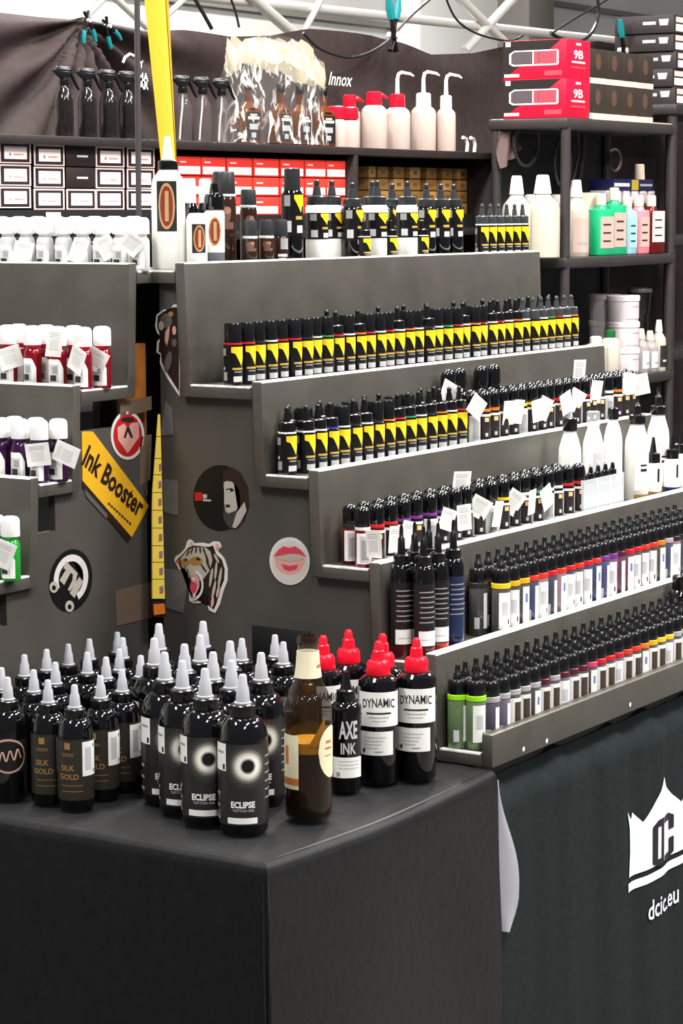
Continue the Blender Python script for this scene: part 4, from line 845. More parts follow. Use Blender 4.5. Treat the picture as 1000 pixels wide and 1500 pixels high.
for k in range(5):
    o = tag(MB().lathe([(.007, 0), (.0075, .002), (.007, .018), (.0045, .02), (.003, .03)], BLK, 12).lathe([(.0035, .0302), (.004, .033), (.002, .038)], LGRAY, 8).build('nozzle_cap'), 'small black nozzle cap standing in the acrylic box, %s from left' % nth(k + 1), 'cap', 'nozzle caps in the acrylic box')
    o.location = ((ax0 + ax1) / 2 - hw * .72 + hw * 1.45 * k / 4, 0.1105, ZT[2] + 0.0505)

# ------------------------------------------------------------------ top shelf of the right stand
yt = 0.478; ztp = ZTOP0
def tx(px, y=yt, z=0.76): return xat(px, y, z)
ORB = mat('oval_rust', (128, 52, 34), 0.4); ORL = mat('oval_tan', (188, 150, 104), 0.45)
def oval_lab(r, z0, h, a, blk=True):
    mb = MB()
    if blk: mb.wrap(r + .0004, -a, a, z0, z0 + h, DKGR, 12)
    f = lambda s, k: (lambda t: z0 + h / 2 + s * k * math.sqrt(max(0.0, 1 - (2 * t - 1) ** 2)))
    mb.wrap(r + .0008, -a * .8, a * .8, f(-1, h * .46), f(1, h * .46), ORL, 16); mb.wrap(r + .0011, -a * .62, a * .62, f(-1, h * .40), f(1, h * .40), ORB, 16)
    mb.wrap(r + .0014, -a * .15, a * .2, z0 + h * .2, z0 + h * .8, ORL, 4)
    return mb.mesh('label')
# large white jug with black collar and white nozzle, left of the stand's corner
r = 0.0265; P_ = Vector((0.93, 0.470, 0))
jx, jy = xat(247, 0.505, 0.75), 0.505
place('squeeze_bottle', [('body', MB().lathe([(r * .95, 0), (r, .003), (r, .128), (r * .9, .142), (r * .6, .152), (r * .55, .156)], WHTP, 28).mesh('body'), None, None), ('collar', MB().lathe([(r * .56, .155), (r * .6, .157), (r * .58, .169), (r * .4, .171)], BLK, 20).mesh('collar'), 0, 'black collar'),
      ('nozzle', cone_tip(MB(), WHTP, .170, .208, .0085).mesh('nozzle'), 1, 'white nozzle'), ('label', oval_lab(r, .060, .078, .62), 0, 'black label with an orange-brown oval')], 'largest white bottle with white nozzle, in front of the yellow banner', 'bottle', (jx, jy, ztp), facing(jx, jy) - .1)
r = 0.0165; jx = tx(288, .462)
place('squeeze_bottle', [('body', MB().lathe([(r * .95, 0), (r, .002), (r, .074)] + dome(r, .074, r * .5, .088)[1:], WHTP, 22).mesh('body'), None, None), ('label', oval_lab(r, .026, .045, .7), 0, 'dark label with a red-brown oval')], 'small white bottle with red-brown oval, beside the largest white bottle', 'bottle', (jx, .462, ztp), facing(jx, .46) + .25)
r = 0.0165
GB = mat('grey_base', (98, 104, 110), .4)
ob = [('body', MB().lathe([(r * .95, 0), (r, .002), (r, .025)], GB, 20).lathe([(r, .0251), (r, .088), (r * .8, .094)], WHTP, 20).mesh('body'), None, None), ('cap', MB().lathe([(r * .98, .0935), (r, .095), (r * .98, .113), (r * .85, .118), (r * .5, .12), (r * .35, .135)], BLKG, 20).mesh('cap'), 0, 'glossy black cap'), ('label', oval_lab(r, .034, .05, .8, False), 0, 'red-brown oval')]
place('squeeze_bottle', ob, 'white bottle with grey base and black cap, behind the small white bottle', 'bottle', (tx(314, .495), .495, ztp), -.9)
for j, (px, y) in enumerate(((278, .52), (301, .525))):
    place('squeeze_bottle', [('body', MB().lathe([(r * .95, 0), (r, .002), (r, .085), (r * .6, .105)], BLKG, 18).mesh('body'), None, None), ('cap', MB().lathe([(r * .62, .104), (r * .66, .106), (r * .6, .14), (r * .5, .143)], WHTP, 16).mesh('cap'), 0, 'white cap')], ['dark bottle with white cap behind the small white bottle, left of two', 'dark bottle with white cap behind the small white bottle, right of two'][j], 'bottle', (tx(px, y), y, ztp), 0, 'white capped dark bottles on the top shelf')
BRN = mat('dark_brown_bottle', (48, 30, 22), 0.15); SKIN = mat('label_brown_hand', (150, 112, 92), 0.5); BROWN2 = mat('label_brown', (104, 74, 60), .5)
def brown(r, h, ch, fist=True):
    mb = MB().wrap(r + .0004, -.75, .45, h * .52, h * .62, BROWN2, 6)
    f = lambda s: (lambda t: h * .72 + s * h * .12 * math.sqrt(max(0, 1 - (2 * t - 1) ** 2)))
    mb.wrap(r + .0006, -.9, .2, f(-1), f(1), BROWN2, 10); mb.wrap(r + .0008, -.4, .2, lambda t: h * .78 - h * .05 * math.sqrt(max(0, 1 - (2 * t - 1) ** 2)), lambda t: h * .78 + h * .05 * math.sqrt(max(0, 1 - (2 * t - 1) ** 2)), SKIN, 8)
    return [('body', MB().lathe([(r * .95, 0), (r, .002), (r, h * .9), (r * .9, h * .97), (r * .8, h)], BRN, 20).mesh('body'), None, None), ('cap', MB().lathe([(r * .92, h), (r * .95, h + .002), (r * .88, h + ch), (r * .8, h + ch + .003)], mat('charcoal_cap', (40, 41, 44), .4), 20).mesh('cap'), 0, 'wide charcoal cap'), ('neck_band', MB().lathe([(r * .9, h - .004), (r * 1.0, h - .003), (r * 1.0, h), (r * .9, h + .001)], LGRAY, 20).mesh('neck_band'), 0, None), ('label', mb.mesh('label'), 0, 'brown label with a pale figure')]
place('jar', brown(.0205, .118, .034), 'tallest dark brown bottle with wide black cap on the top shelf', 'bottle', (tx(328, .520), .520, ztp), -.55)
place('jar', brown(.0145, .10, .024), 'dark brown bottle with pale neck band and black cap, behind the two short jars', 'bottle', (tx(364, .525), .525, ztp), -.5)
for j, px in enumerate((366, 390)):
    place('jar', brown(.0125, .050, .024), ['short brown jar with black cap, left of a pair on the top shelf', 'short brown jar with black cap, right of a pair on the top shelf'][j], 'bottle', (tx(px, .468), .468, ztp), -.55, 'short brown jars on the top shelf')
r = .0125; mb = MB()
for k, (a_, b_) in enumerate(((-.95, .3), (-.9, .1), (-.95, .35))): mb.wrap(r + .0004, a_, b_, .003 + .0065 * k, .0072 + .0065 * k, WHT, 6)
mb.wrap(r + .0004, -.6, .6, .028, .046, GRAYP, 6)
place('jar', [brown(.0125, .050, .024)[0], brown(.0125, .05, .024)[1], ('label', mb.mesh('label'), 0, 'black label with white lettering')], 'short black jar with white lettering at the right of the brown jars', 'bottle', (tx(411, .468), .468, ztp), -.4)
def flag_tall(r, h, ck, bm_=BLKG, whitetop=False, botm=None):
    body = MB().lathe([(r * .95, 0), (r, .002), (r, h * .95), (r * .8, h)], bm_, 20).mesh('body'); q = r + .0004; mb = MB()
    z0, z1 = (h * .42, h * .86) if whitetop else (h * .40, h * .96)
    mb.wrap(q, -2.2, 2.2, z0, z1, mat('flag_label_black', (15, 14, 15), 0.3), 20)
    dz = z1 - z0
    mb.wrap(q + .0004, -.35, .75, lambda t: z1 - dz * (.12 + .38 * min(1, t / .7)) if t < .72 else z1 - dz * .3, z1 - dz * .03, YEL, 8)
    mb.wrap(q + .0004, -1.3, -.7, z1 - dz * .3, z1 - dz * .04, GRAYP, 4); mb.wrap(q + .0004, -.2, .5, z0 + dz * .38, z0 + dz * .46, mat('flag_text', (190, 160, 70), .5), 4); mb.wrap(q + .0004, -1.2, -.6, z0 + dz * .08, z0 + dz * .35, LGRAY, 4); mb.wrap(q + .0004, -.1, .55, z0 + dz * .06, z0 + dz * .24, LGRAY, 4)
    parts = [('body', body, None, None), ('label', mb.mesh('label'), 0, 'black label with a yellow flag shape')]
    if ck == 'flat': parts.append(('cap', MB().lathe([(r * .75, h), (r * .78, h + .002), (r * .72, h + .036), (r * .6, h + .038)], mat('charcoal_cap', (40, 41, 44), .4), 18).mesh('cap'), 0, 'charcoal flat cap'))
    else: parts.append(('cap', MB().lathe([(r * .85, h - .001), (r * .9, h + .001), (r * .86, h + .013), (r * .4, h + .015), (r * .3, h + .030), (r * .2, h + .031), (r * .26, h + .034), (r * .24, h + .040), (r * .1, h + .042)], mat('charcoal_cap2', (46, 48, 50), .3), 16).mesh('cap'), 0, None))
    return parts
place('ink_bottle', flag_tall(.0185, .125, 'flat'), 'large black yellow-flagged bottle with flat charcoal cap on the top shelf', 'bottle', (tx(428, .492), .492, ztp), -.45)
WB = flag_tall(.0195, .102, 'tip', WHTP, True); BB_ = flag_tall(.0185, .098, 'tip'); 
seq = [(464, .482, WB, 'white-bodied'), (486, .513, WB, 'white-bodied'), (516, .478, BB_, 'black-bodied'), (545, .510, WB, 'white-bodied'), (552, .475, WB, 'white-bodied'), (574, .512, BB_, 'black-bodied'), (596, .475, WB, 'white-bodied'), (624, .482, BB_, 'black-bodied'), (645, .486, BB_, 'black-bodied'), (664, .488, BB_, 'black-bodied')]
lastx = -9
for j, (px, y, p, wds) in enumerate(seq):
    place('ink_bottle', p, 'large %s bottle with yellow flag and nozzle, %s from left on the top shelf' % (wds, nth(j + 1)), 'bottle', (tx(px, y), y, ztp), -.45 + rnd.uniform(-.15, .15), 'large flagged bottles on the top shelf')
for j, px in enumerate((534, 573, 619)):
    place('ink_bottle', fb('tip', 'white', .0125, .72), 'small yellow-flagged bottle before the large ones, %s from left' % nth(j + 1), 'bottle', (tx(px, .4545), .4565, ztp), -.35, 'small flagged bottles in front on the top shelf')
for j in range(6):
    x = tx(706, .462) + (tx(765, .462) - tx(706, .462)) * j / 5
    place('ink_bottle', fb('smoke', 'white', .0128, 1.0), 'small yellow-flagged bottle, %s from left at top shelf right end' % nth(j + 1), 'bottle', (x, .4625, ztp), -.45, 'flagged bottles at the top shelf right end')

# ------------------------------------------------------------------ left stand bottles (white-capped, tagged)
def milky(inkc, ringc, r=.0138):
    body = MB().lathe([(r * .95, 0), (r, .0015), (r, .05), (r * .9, .056), (r * .6, .060)], mat('milky_ink_%d_%d_%d' % inkc, inkc, .15), 18).mesh('body')
    mb = MB(); q = r + .0003; mb.wrap(q, -1.6, .75, .004, lambda t: .044 if t < .8 else .044 - .07 * (t - .8), WHT, 12); mb.wrap(q + .0003, -1.0, .2, .010, .036, LGRAY, 8); mb.wrap(q + .0005, -.8, -.05, .011, .02, DKGR, 4); mb.wrap(q + .0005, -.5, .1, .022, .033, GRAYP, 4)
    neck = MB().lathe([(r * .7, .0595), (r * .72, .062), (r * .72, .068), (r * .7, .069)], ringc, 16).mesh('colour_ring')
    cap = MB().lathe([(r * .98, .064), (r * 1.0, .066), (r * .98, .086)] + dome(r * .98, .086, r * .5, .093, 3)[1:], FROST, 18).mesh('cap')
    return [('body', body, None, None), ('label', mb.mesh('label'), 0, None), ('colour_ring', neck, 0, None), ('cap', cap, 0, 'frosted white cap')]
def lx(off): return W - (D - off) + 0.0032
def left_row(px0, px1, n, voff, z, parts, wds, tags, group, zs=1.0):
    x = lx(voff); ya, yb = yat(px0, x, z + .04), yat(px1, x, z + .04)
    for i in range(n):
        y = ya + (yb - ya) * i / (n - 1)
        o = place('ink_bottle', parts, wds % nth(i + 1), 'bottle', (x, y, z), -1.15 + rnd.uniform(-.15, .15), group)
        o.scale = (1, 1, zs)
        if i in tags: hang_tag(o, .002, tags[i][3], tags[i][0], tags[i][1], tags[i][2], .0138)
wp = milky((205, 206, 208), WHTP); bp_ = milky((60, 56, 58), mat('ring_darkgrey', (40, 40, 42), .3))
left_row(12, 206, 8, .462, ZTOP0, wp, 'clear bottle with frosted white cap, %s from left, left top shelf front', {1: (0, .3, .2, .05), 4: (2, .2, .3, .055), 5: (0, -.1, -.5, .058), 7: (1, .1, .7, .06)}, 'white capped inks on the left top shelf', .88)
left_row(2, 196, 8, .494, ZTOP0, bp_, 'dark bottle with frosted white cap, %s from left, left top shelf back', {3: (2, 0, 0, .1)}, 'back row of the left top shelf', .9)
rp = milky((120, 10, 24), RED)
left_row(12, 122, 4, .327, ZT[0], rp, 'red ink bottle with frosted cap, %s from left, second left shelf front', {0: (1, .2, -.3, .06), 2: (2, .5, .1, .09), 3: (0, -.5, .5, .062)}, 'red inks on the left second shelf')
left_row(28, 150, 4, .362, ZT[0], rp, 'red ink bottle with frosted cap, %s from left, second left shelf back', {3: (1, .0, .5, .058)}, 'red inks behind on the left second shelf')
pp = milky((52, 18, 60), mat('ring_purple', (70, 30, 84), .3))
left_row(2, 58, 3, .222, ZT[1], pp, 'purple ink bottle with frosted cap, %s from left in front on the left third shelf', {2: (1, .1, -.1, .06)}, 'purple inks on the left third shelf')
left_row(22, 86, 3, .252, ZT[1], pp, 'purple ink bottle with frosted cap, %s from left behind on the left third shelf', {2: (0, -.2, -1.2, .05)}, 'purple inks behind on the left third shelf')
gp = milky((30, 150, 50), mat('ring_green2', (60, 180, 80), .3))
left_row(-6, 16, 2, .128, ZT[2], gp, 'green ink bottle with frosted cap, %s from left on the lowest visible left shelf', {1: (0, .1, .4, .058)}, 'green inks on the left fourth shelf')

# ------------------------------------------------------------------ yellow feather banner and thin black pole
yp = 0.95
yb_ = thing('feather_banner', 'tall yellow fabric banner rising behind the largest white bottle', 'banner', onY(247, 400, yp) + Vector((0, 0, 0)))
ob_ = Vector(yb_.location); ob_.z = FLOOR; yb_.location = ob_
def yq(px, py): return onY(px, py, yp) - ob_
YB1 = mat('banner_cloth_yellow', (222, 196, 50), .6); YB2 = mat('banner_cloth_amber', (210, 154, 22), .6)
def bcol(t):                                            # edges of the banner along its height
    y = -80 + 320 * t
    return (211.5 + (236 - 213) * (y / 225.0), 246.0 + (258 - 247) * (y / 225.0))
def bsurf(u, v):
    l, r_ = bcol(1 - v); y = -80 + 320 * (1 - v); p = yq(l + (r_ - l) * u, y); p.y += -0.012 * math.sin(PI * u); return p
me = grid(bsurf, 10, 24, YB1).mesh('cloth', 180); f_ = obj('cloth', me, yb_)
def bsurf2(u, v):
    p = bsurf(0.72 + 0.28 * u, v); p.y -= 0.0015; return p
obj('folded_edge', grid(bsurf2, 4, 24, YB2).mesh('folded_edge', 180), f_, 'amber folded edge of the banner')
MB().tube([Vector((0, 0.006, 0.0)), yq(248, 240) + Vector((0, .006, 0)), yq(225, -80) + Vector((0, .006, 0))], .006, BLK, 8).build('pole', yb_)
MB().lathe([(.05, 0), (.05, .012), (.02, .02)], BLK, 20).build('base', yb_)
bpx = onY(203, 300, 0.9); o = thing('light_stand', 'thin dark grey pole left of the yellow banner', 'pole', (bpx.x, 0.9, FLOOR))
tp = onY(200, -80, 0.9)
MB().tube([(0, 0, 0), Vector((bpx.x, .9, bpx.z)) - Vector(o.location), tp - Vector(o.location)], .0052, mat('pole_grey', (74, 70, 72), .35), 10).build('pole', o)
MB().lathe([(.045, 0), (.045, .01), (.01, .016)], BLK, 18).build('base', o)

# ------------------------------------------------------------------ back shelf behind the stands
BS = mat('black_shelf_board', (34, 29, 28), .45, 0, .1, .1, 20.)
YS = 2.0; zs_ = 0.985
bs = thing('bookcase', 'black shelf unit along the back, full of cartridge boxes', 'shelf', (3.3, YS, FLOOR)); bo = Vector(bs.location)
bx = lambda a, b, m, n, bev=.002: MB().box(Vector(a) - bo, Vector(b) - bo, m, bev).build(n, bs)
XL, XR = 1.9, xat(728, YS, 1.0)
bx((XL, YS, zs_ - .022), (XR, YS + .36, zs_), BS, 'shelf_board'); zl = 0.745
bx((XL, YS, zl - .022), (XR, YS + .36, zl), BS, 'shelf_board'); bx((XL, YS, .3), (XR, YS + .36, .322), BS, 'shelf_board')
bx((XL, YS + .362, FLOOR), (XR, YS + .375, zs_), BLKM, 'dark_back', 0)
for px in (None, 522, 727):
    x = XL if px is None else xat(px, YS, .9) - .01
    bx((x, YS + .001, FLOOR), (x + .022, YS + .36, zs_ - .022), BS, 'upright')
# boxes under the shelf board
def carton(name, w, d, h, m, deco, label, cat, loc, group, rz=0.0):
    o = thing(name, label, cat, loc, rz, group)
    b = MB().box((-w / 2, 0, 0), (w / 2, d, h), m, .001).build('carton', o)
    if deco:
        mb = MB()
        for kk, (x0, z0, x1, z1, mm) in enumerate(deco): mb.box((x0 * w - w / 2, -.0006 - .0005 * kk, z0 * h), (x1 * w - w / 2, -.0002, z1 * h), mm)
        mb.build('print', b)
    return o
PINKW = mat('box_white', (250, 236, 232), .5); EDGE = mat('box_edge', (232, 205, 200), .5); BOXB = mat('box_black', (34, 22, 22), .5)
wb = [(0, .0, 1, 1, EDGE), (.05, .06, .95, .93, BOXB), (.15, .2, .86, .8, PINKW), (.3, .35, .36, .5, GRAYP), (.45, .4, .75, .46, mat('box_pinktext', (230, 150, 150), .5))]
bb2 = [(.35, .45, .72, .55, LGRAY)]
cols = [22, 72, 119, 161, 206]; yb0 = YS + .03; hh = .0535; wbx = .0
for r_i in range(3):
    for c_i, px in enumerate(cols):
        z = 0.806 + (2 - r_i) * hh - (0.0 if c_i else -.004); x = xat(px, yb0, z + .02)
        dark = c_i == 2 and r_i < 2
        carton('cartridge_box', .118, .16, hh - .003, BOXB, bb2 if dark else wb, '%s cartridge box, %s column from left, %s row' % ('plain black' if dark else 'white-labelled black', nth(c_i + 1), ['top', 'middle', 'bottom'][r_i]), 'box', (x, yb0, z), 'cartridge boxes under the back shelf')
bx((XL, YS + .02, zl), (xat(240, YS, .8), YS + .3, 0.8055), BLKM, 'riser_block', 0)
RB_ = mat('box_red', (226, 52, 40), .45); RB2 = mat('box_red_bright', (240, 60, 44), .4)
redc = [277, 313, 351, 390, 428, 462, 492]
rd = [(.04, .08, .96, .48, PINKW), (.5, .22, .9, .34, EDGE), (.1, .66, .35, .74, EDGE)]
for r_i in range(3):
    for c_i, px in enumerate(redc):
        z = 0.79 + (2 - r_i) * .053; x = xat(px, yb0, z + .02)
        w_ = (xat(redc[min(c_i + 1, 6)], yb0, z) - xat(redc[max(c_i - 1, 0)], yb0, z)) / (2 if 0 < c_i < 6 else 1) - .006
        carton('cartridge_box', w_, .16, .050, RB_, rd, 'red and white cartridge box, %s column from left, %s row of the red boxes' % (nth(c_i + 1), ['top', 'middle', 'bottom'][r_i]), 'box', (x, yb0, z), 'red cartridge boxes under the back shelf')
bx((xat(258, YS, .8), YS + .02, zl), (xat(512, YS, .8), YS + .3, 0.7895), BLKM, 'riser_block', 0)
GO = mat('box_gold', (150, 110, 62), .45); GO2 = mat('box_gold_light', (190, 146, 84), .45); GO3 = mat('box_gold_yellow', (232, 190, 60), .45)
gd = [(.3, .35, .7, .65, mat('gold_mark', (120, 84, 40), .5))]
gc = [545, 561, 584, 608, 632, 655, 677, 701]; yg = YS + .10
for r_i in range(4):
    for c_i, px in enumerate(gc):
        if c_i == 7 and False: continue
        z = 0.79 + (3 - r_i) * .037; x = xat(px, yg, z + .02)
        w_ = .062 if c_i not in (0,) else .04
        yel = c_i == 7 and r_i == 2
        carton('gold_box', w_, .1, .034, GO3 if yel else (GO2 if (c_i + r_i) % 3 == 0 else GO), gd, '%s small box, %s column from left, %s row beneath the wash bottles' % ('bright yellow' if yel else 'gold-brown', nth(c_i + 1), ['top', 'second', 'third', 'bottom'][r_i]), 'box', (x, yg, z), 'gold boxes under the back shelf')
bx((xat(532, YS, .8), YS + .05, zl), (xat(716, YS, .8), YS + .3, 0.7895), BLKM, 'riser_block', 0)
# spray bottles on the shelf
def spray(m, tube_):
    r = .0235
    body = MB().lathe([(r * .95, 0), (r, .003), (r, .088), (r * .93, .10), (r * .6, .118), (r * .45, .125), (r * .45, .130)], m, 20).mesh('body')
    mb = MB().lathe([(r * .52, .129), (r * .55, .131), (r * .5, .143), (r * .35, .146)], BLK, 16)
    mb.hexa([(-.010, -.009, .146), (.012, -.009, .146), (.012, .009, .146), (-.010, .009, .146), (-.030, -.008, .165), (.020, -.010, .162), (.020, .010, .162), (-.030, .008, .165)], BLK, .002)
    mb.hexa([(-.030, -.009, .163), (.022, -.010, .161), (.022, .010, .161), (-.030, .009, .163), (-.020, -.007, .176), (.014, -.008, .175), (.014, .008, .175), (-.020, .007, .176)], BLK, .003)
    head = mb.mesh('sprayer_head')
    trig = MB().tube([(.018, 0, .160), (.026, 0, .145), (.034, 0, .128), (.041, 0, .118)], [.005, .0045, .004, .003], BLK, 8).mesh('trigger')
    p = [('body', body, None, None), ('sprayer_head', head, 0, None), ('trigger', trig, 1, None)]
    if tube_: p.append(('dip_tube', MB().tube([(0, 0, .128), (-.002, 0, .09), (-.008, -.002, .05), (-.012, -.003, .006)], .0026, WHTP, 6).mesh('dip_tube'), 0, 'white dip tube'))
    return p
SPD = spray(mat('dark_spray', (26, 22, 22), .12, spec=.7), False); SPC = spray(mat('clear_spray', (92, 84, 84), .06, alpha=.32, spec=.9), True)
for j, px in enumerate((94, 128, 159, 187)):
    place('spray_bottle', SPD, 'dark trigger spray bottle, %s from left on the back shelf' % nth(j + 1), 'spray bottle', (xat(px, YS + .06, zs_ + .06), YS + .06, zs_), -.5, 'dark spray bottles on the back shelf')
for j, px in enumerate((268, 297, 325)):
    place('spray_bottle', SPC, 'clear trigger spray bottle with dip tube, %s from left right of the yellow banner' % nth(j + 1), 'spray bottle', (xat(px, YS + .06, zs_ + .06), YS + .06, zs_), -.5, 'clear spray bottles on the back shelf')
# square amber bottles wrapped in cellophane
AMB = mat('amber_bottle', (84, 42, 14), .15, spec=.7); BL = mat('bottle_label', (22, 20, 20), .4); BLW = mat('bottle_label_print', (190, 180, 165), .5)
def amber():
    b = MB().box((-.030, -.022, 0), (.030, .022, .10), AMB, .006)
    b.lathe([(.027, .099), (.016, .112), (.010, .118), (.010, .15)], AMB, 14); body = b.mesh('body')
    cap = MB().lathe([(.0115, .149), (.012, .151), (.0115, .172), (.01, .174)], BLK, 12).mesh('cap')
    mb = MB().box((-.024, -.0235, .012), (.024, -.0222, .088), BL)
    mb.box((-.020, -.0240, .068), (.020, -.0236, .076), BLW); mb.box((-.012, -.0240, .078), (.012, -.0236, .083), BLW); mb.box((-.015, -.0240, .04), (.015, -.0236, .056), GRAYP); mb.box((-.008, -.0240, .018), (.008, -.0236, .032), GRAYP)
    return [('body', body, None, None), ('cap', cap, 0, None), ('label', mb.mesh('label'), 0, 'black label with pale print')]
AMBP = amber()
for j, px in enumerate((364, 411, 439, 474)):
    place('square_bottle', AMBP, 'square amber bottle with black label inside the cellophane, %s from left' % nth(j + 1), 'bottle', (xat(px, YS + .075, zs_ + .05), YS + .075, zs_ + .001), -.3 + .12 * (j % 3), 'amber bottles in cellophane on the back shelf')
CELL = bpy.data.materials.new('cellophane'); CELL.use_nodes = True
nt = CELL.node_tree; b = nt.nodes['Principled BSDF']; b.inputs['Base Color'].default_value = rgb((235, 232, 225)); b.inputs['Roughness'].default_value = .08; b.inputs['Specular IOR Level'].default_value = .9
tcn = nt.nodes.new('ShaderNodeTexCoord'); nn = nt.nodes.new('ShaderNodeTexNoise'); nn.inputs['Scale'].default_value = 16; nn.inputs['Detail'].default_value = 3; nn.inputs['Distortion'].default_value = 2.2
mpn = nt.nodes.new('ShaderNodeMapping'); mpn.inputs['Scale'].default_value = (1.2, 1.2, .5); nt.links.new(tcn.outputs['Object'], mpn.inputs[0]); nt.links.new(mpn.outputs[0], nn.inputs['Vector']); rr = nt.nodes.new('ShaderNodeValToRGB'); rr.color_ramp.elements[0].position = .54; rr.color_ramp.elements[0].color = (.03, .03, .03, 1); rr.color_ramp.elements[1].position = .66; rr.color_ramp.elements[1].color = (.75, .75, .75, 1)
nt.links.new(nn.outputs['Fac'], rr.inputs[0]); nt.links.new(rr.outputs[0], b.inputs['Alpha'])  # whitish noise streaks paint the reflections on the crumpled film
xa, xb = xat(338, YS + .04, zs_), xat(488, YS + .04, zs_); cb = thing('cellophane_bag', 'crumpled clear cellophane wrap with gathered pale top over amber bottles', 'bag', ((xa + xb) / 2, YS + .07, zs_)); cw = (xb - xa) / 2
def cell(u, v):
    a = 2 * PI * u; n = noise.noise(Vector((u * 22, v * 5, 1))) ; n2 = noise.noise(Vector((math.cos(a) * 3, math.sin(a) * 3, v * 4)))
    sh = 1 - .08 * v - .12 * max(0, v - .6); x = cw * sh * math.copysign(abs(math.cos(a)) ** .7, math.cos(a)); y = .062 * (1 - .5 * v) * math.sin(a)
    top = .285 + .02 * math.sin(x * 9 + 1) - .055 * max(0, x / cw)
    return Vector((x + .008 * n, y + .012 * n2 + .006 * n, .004 + top * v + .01 * n2 * v))
me = grid(cell, 90, 22, CELL).mesh('wrap', 30); obj('wrap', me, cb)
def cell2(u, v):
    p = cell(u, .80 + .20 * v); n = noise.noise(Vector((p.x * 26, p.y * 20, p.z * 24))); p.x *= 1.01; p.y = p.y * 1.04 + .02 * n; p.z += .022 * n + .014 * math.sin(u * 40) * v - .03 * (1 - v) * abs(math.sin(u * 9)); return p
obj('gathered_top', grid(cell2, 60, 5, mat('frosted_film', (204, 194, 168), .25, alpha=.5)).mesh('gathered_top', 30), cb, 'pale frosted gathered top')
# wash bottles
MILK = mat('milky_plastic', (184, 166, 156), .3); 
def wash(r, h, capm, spm, kind):
    body = MB().lathe([(r * .96, 0), (r, .003), (r, h * .82), (r * .94, h * .9), (r * .7, h * .97), (r * .5, h)], MILK, 22).mesh('body')
    cr = r * (.9 if kind == 'wide' else .58); ch = .03 if kind == 'wide' else .036
    cap = MB().lathe([(cr, h - .002), (cr * 1.04, h), (cr, h + ch), (cr * .8, h + ch + .004)], capm, 18).mesh('cap')
    p = [('body', body, None, None), ('cap', cap, 0, 'red screw cap' if capm is RED else None)]
    if kind != 'wide':
        z = h + ch
        if kind == 'stub': t = MB().tube([(0, 0, z - .012), (.03, 0, z - .006), (.05, 0, z - .016)], [.009, .007, .005], capm, 8)
        else: t = MB().tube([(0, 0, z), (0, 0, z + .05), (.004, 0, z + .064), (.016, 0, z + .070), (.05, 0, z + .066), (.062, 0, z + .060)], [.007, .0055, .0055, .005, .0045, .003], spm, 8)
        p.append(('spout', t.mesh('spout'), 1, None))
    return p
RZ = -.4
for (px, dy, r, h, cm, kind, lab) in ((505, .05, .030, .088, RED, 'wide', 'short milky bottle with wide red cap, left of two on the back shelf'), (524, .03, .030, .086, RED, 'wide', 'short milky bottle with wide red cap, right of two on the back shelf'),
        (524, .13, .034, .125, RED, 'stub', 'milky bottle with red cap standing behind the two short ones'), (560, .07, .040, .135, RED, 'stub', 'large milky wash bottle with red cap and red spout'), (594, .07, .040, .133, RED, 'tube', 'large milky wash bottle with red cap and thin white bent tube'),
        (632, .07, .040, .142, WHTP, 'tube', 'all-white wash bottle with bent tube, left of two on the back shelf'), (665, .02, .031, .135, WHTP, 'tube', 'all-white wash bottle with bent tube, rightmost on the back shelf')):
    place('wash_bottle', wash(r, h, cm, WHTP, kind), lab, 'bottle', (xat(px, YS + dy, zs_ + .06), YS + dy + .03, zs_), RZ, 'wash bottles on the back shelf')
hk = thing('plastic_hook', 'pair of white curved plastic handles at the back shelf right end', 'handle', (xat(690, YS + .1, zs_), YS + .1, zs_))
for k in range(2): MB().tube([(k * .05 - .03, 0, 0), (k * .05 - .025, 0, .03), (k * .05 - .035, 0, .046), (k * .05 - .055, 0, .05)], .006, WHTP, 8).build('handle', hk)

# ------------------------------------------------------------------ curtain, rail, clamps, cables, truss
YC = 2.46
ct = [(-60, 16), (0, 18), (60, 24), (112, 28), (128, 24), (170, 36), (205, 46), (260, 44), (330, 54), (400, 52), (450, 42), (500, 46), (545, 52), (585, 62), (630, 80), (690, 78), (745, 66), (830, 72), (870, 60), (930, 70), (1040, 80)]
def ctop_px(px):
    for (a, b), (c, d) in zip(ct, ct[1:]):
        if a <= px <= c: return b + (d - b) * (px - a) / (c - a)
    return ct[-1][1]
PK = onY(124, 30, YC)
cu = thing('curtain', 'black cloth backdrop clipped along the back of the booth', 'curtain', (4.0, YC, FLOOR)); co = Vector(cu.location)
def curtain(u, v):
    px = -60 + 1100 * u; t = onY(px, ctop_px(px), YC); z = t.z + (FLOOR + .02 - t.z) * (v ** 1.6); x = t.x
    dx, dz = x - PK.x, z - PK.z; rad = math.hypot(dx, dz) + .02; ang = math.atan2(dz, dx)
    f1 = .045 * math.sin(ang * 15) * min(1, rad / .16) * math.exp(-rad / .55)
    f2 = .02 * noise.noise(Vector((x * 4.5, z * 3.0 + x * 1.5, 2.0))) + .03 * noise.noise(Vector((x * 1.7, (z + .12 * x) * 6, 7.)))* math.exp(-((t.z - z) / .3) ** 2)
    return Vector((x, YC + f1 + f2, z)) - co
obj('cloth', grid(curtain, 260, 90, CURT).mesh('cloth', 180), cu)
mb = MB()
def ctext(s, px, py, size, sh=0.0, bold=.01):
    vs, fs, wd = text_geo(s, bold); p = onY(px, py, YC - .05) - co
    mb.add([p + Vector(((x + y * sh) * size, 0, y * size)) for x, y in vs], fs, WHT)
ctext('Y', 204, 99, .030); ctext('MA', 203, 118, .032, 0, .02); ctext('AR', 204, 130, .032, 0, .02); ctext('Innox', 481, 124, .060, .35, .008)
mb.build('banner_lettering', cu, 'white lettering on the black cloth', 180)
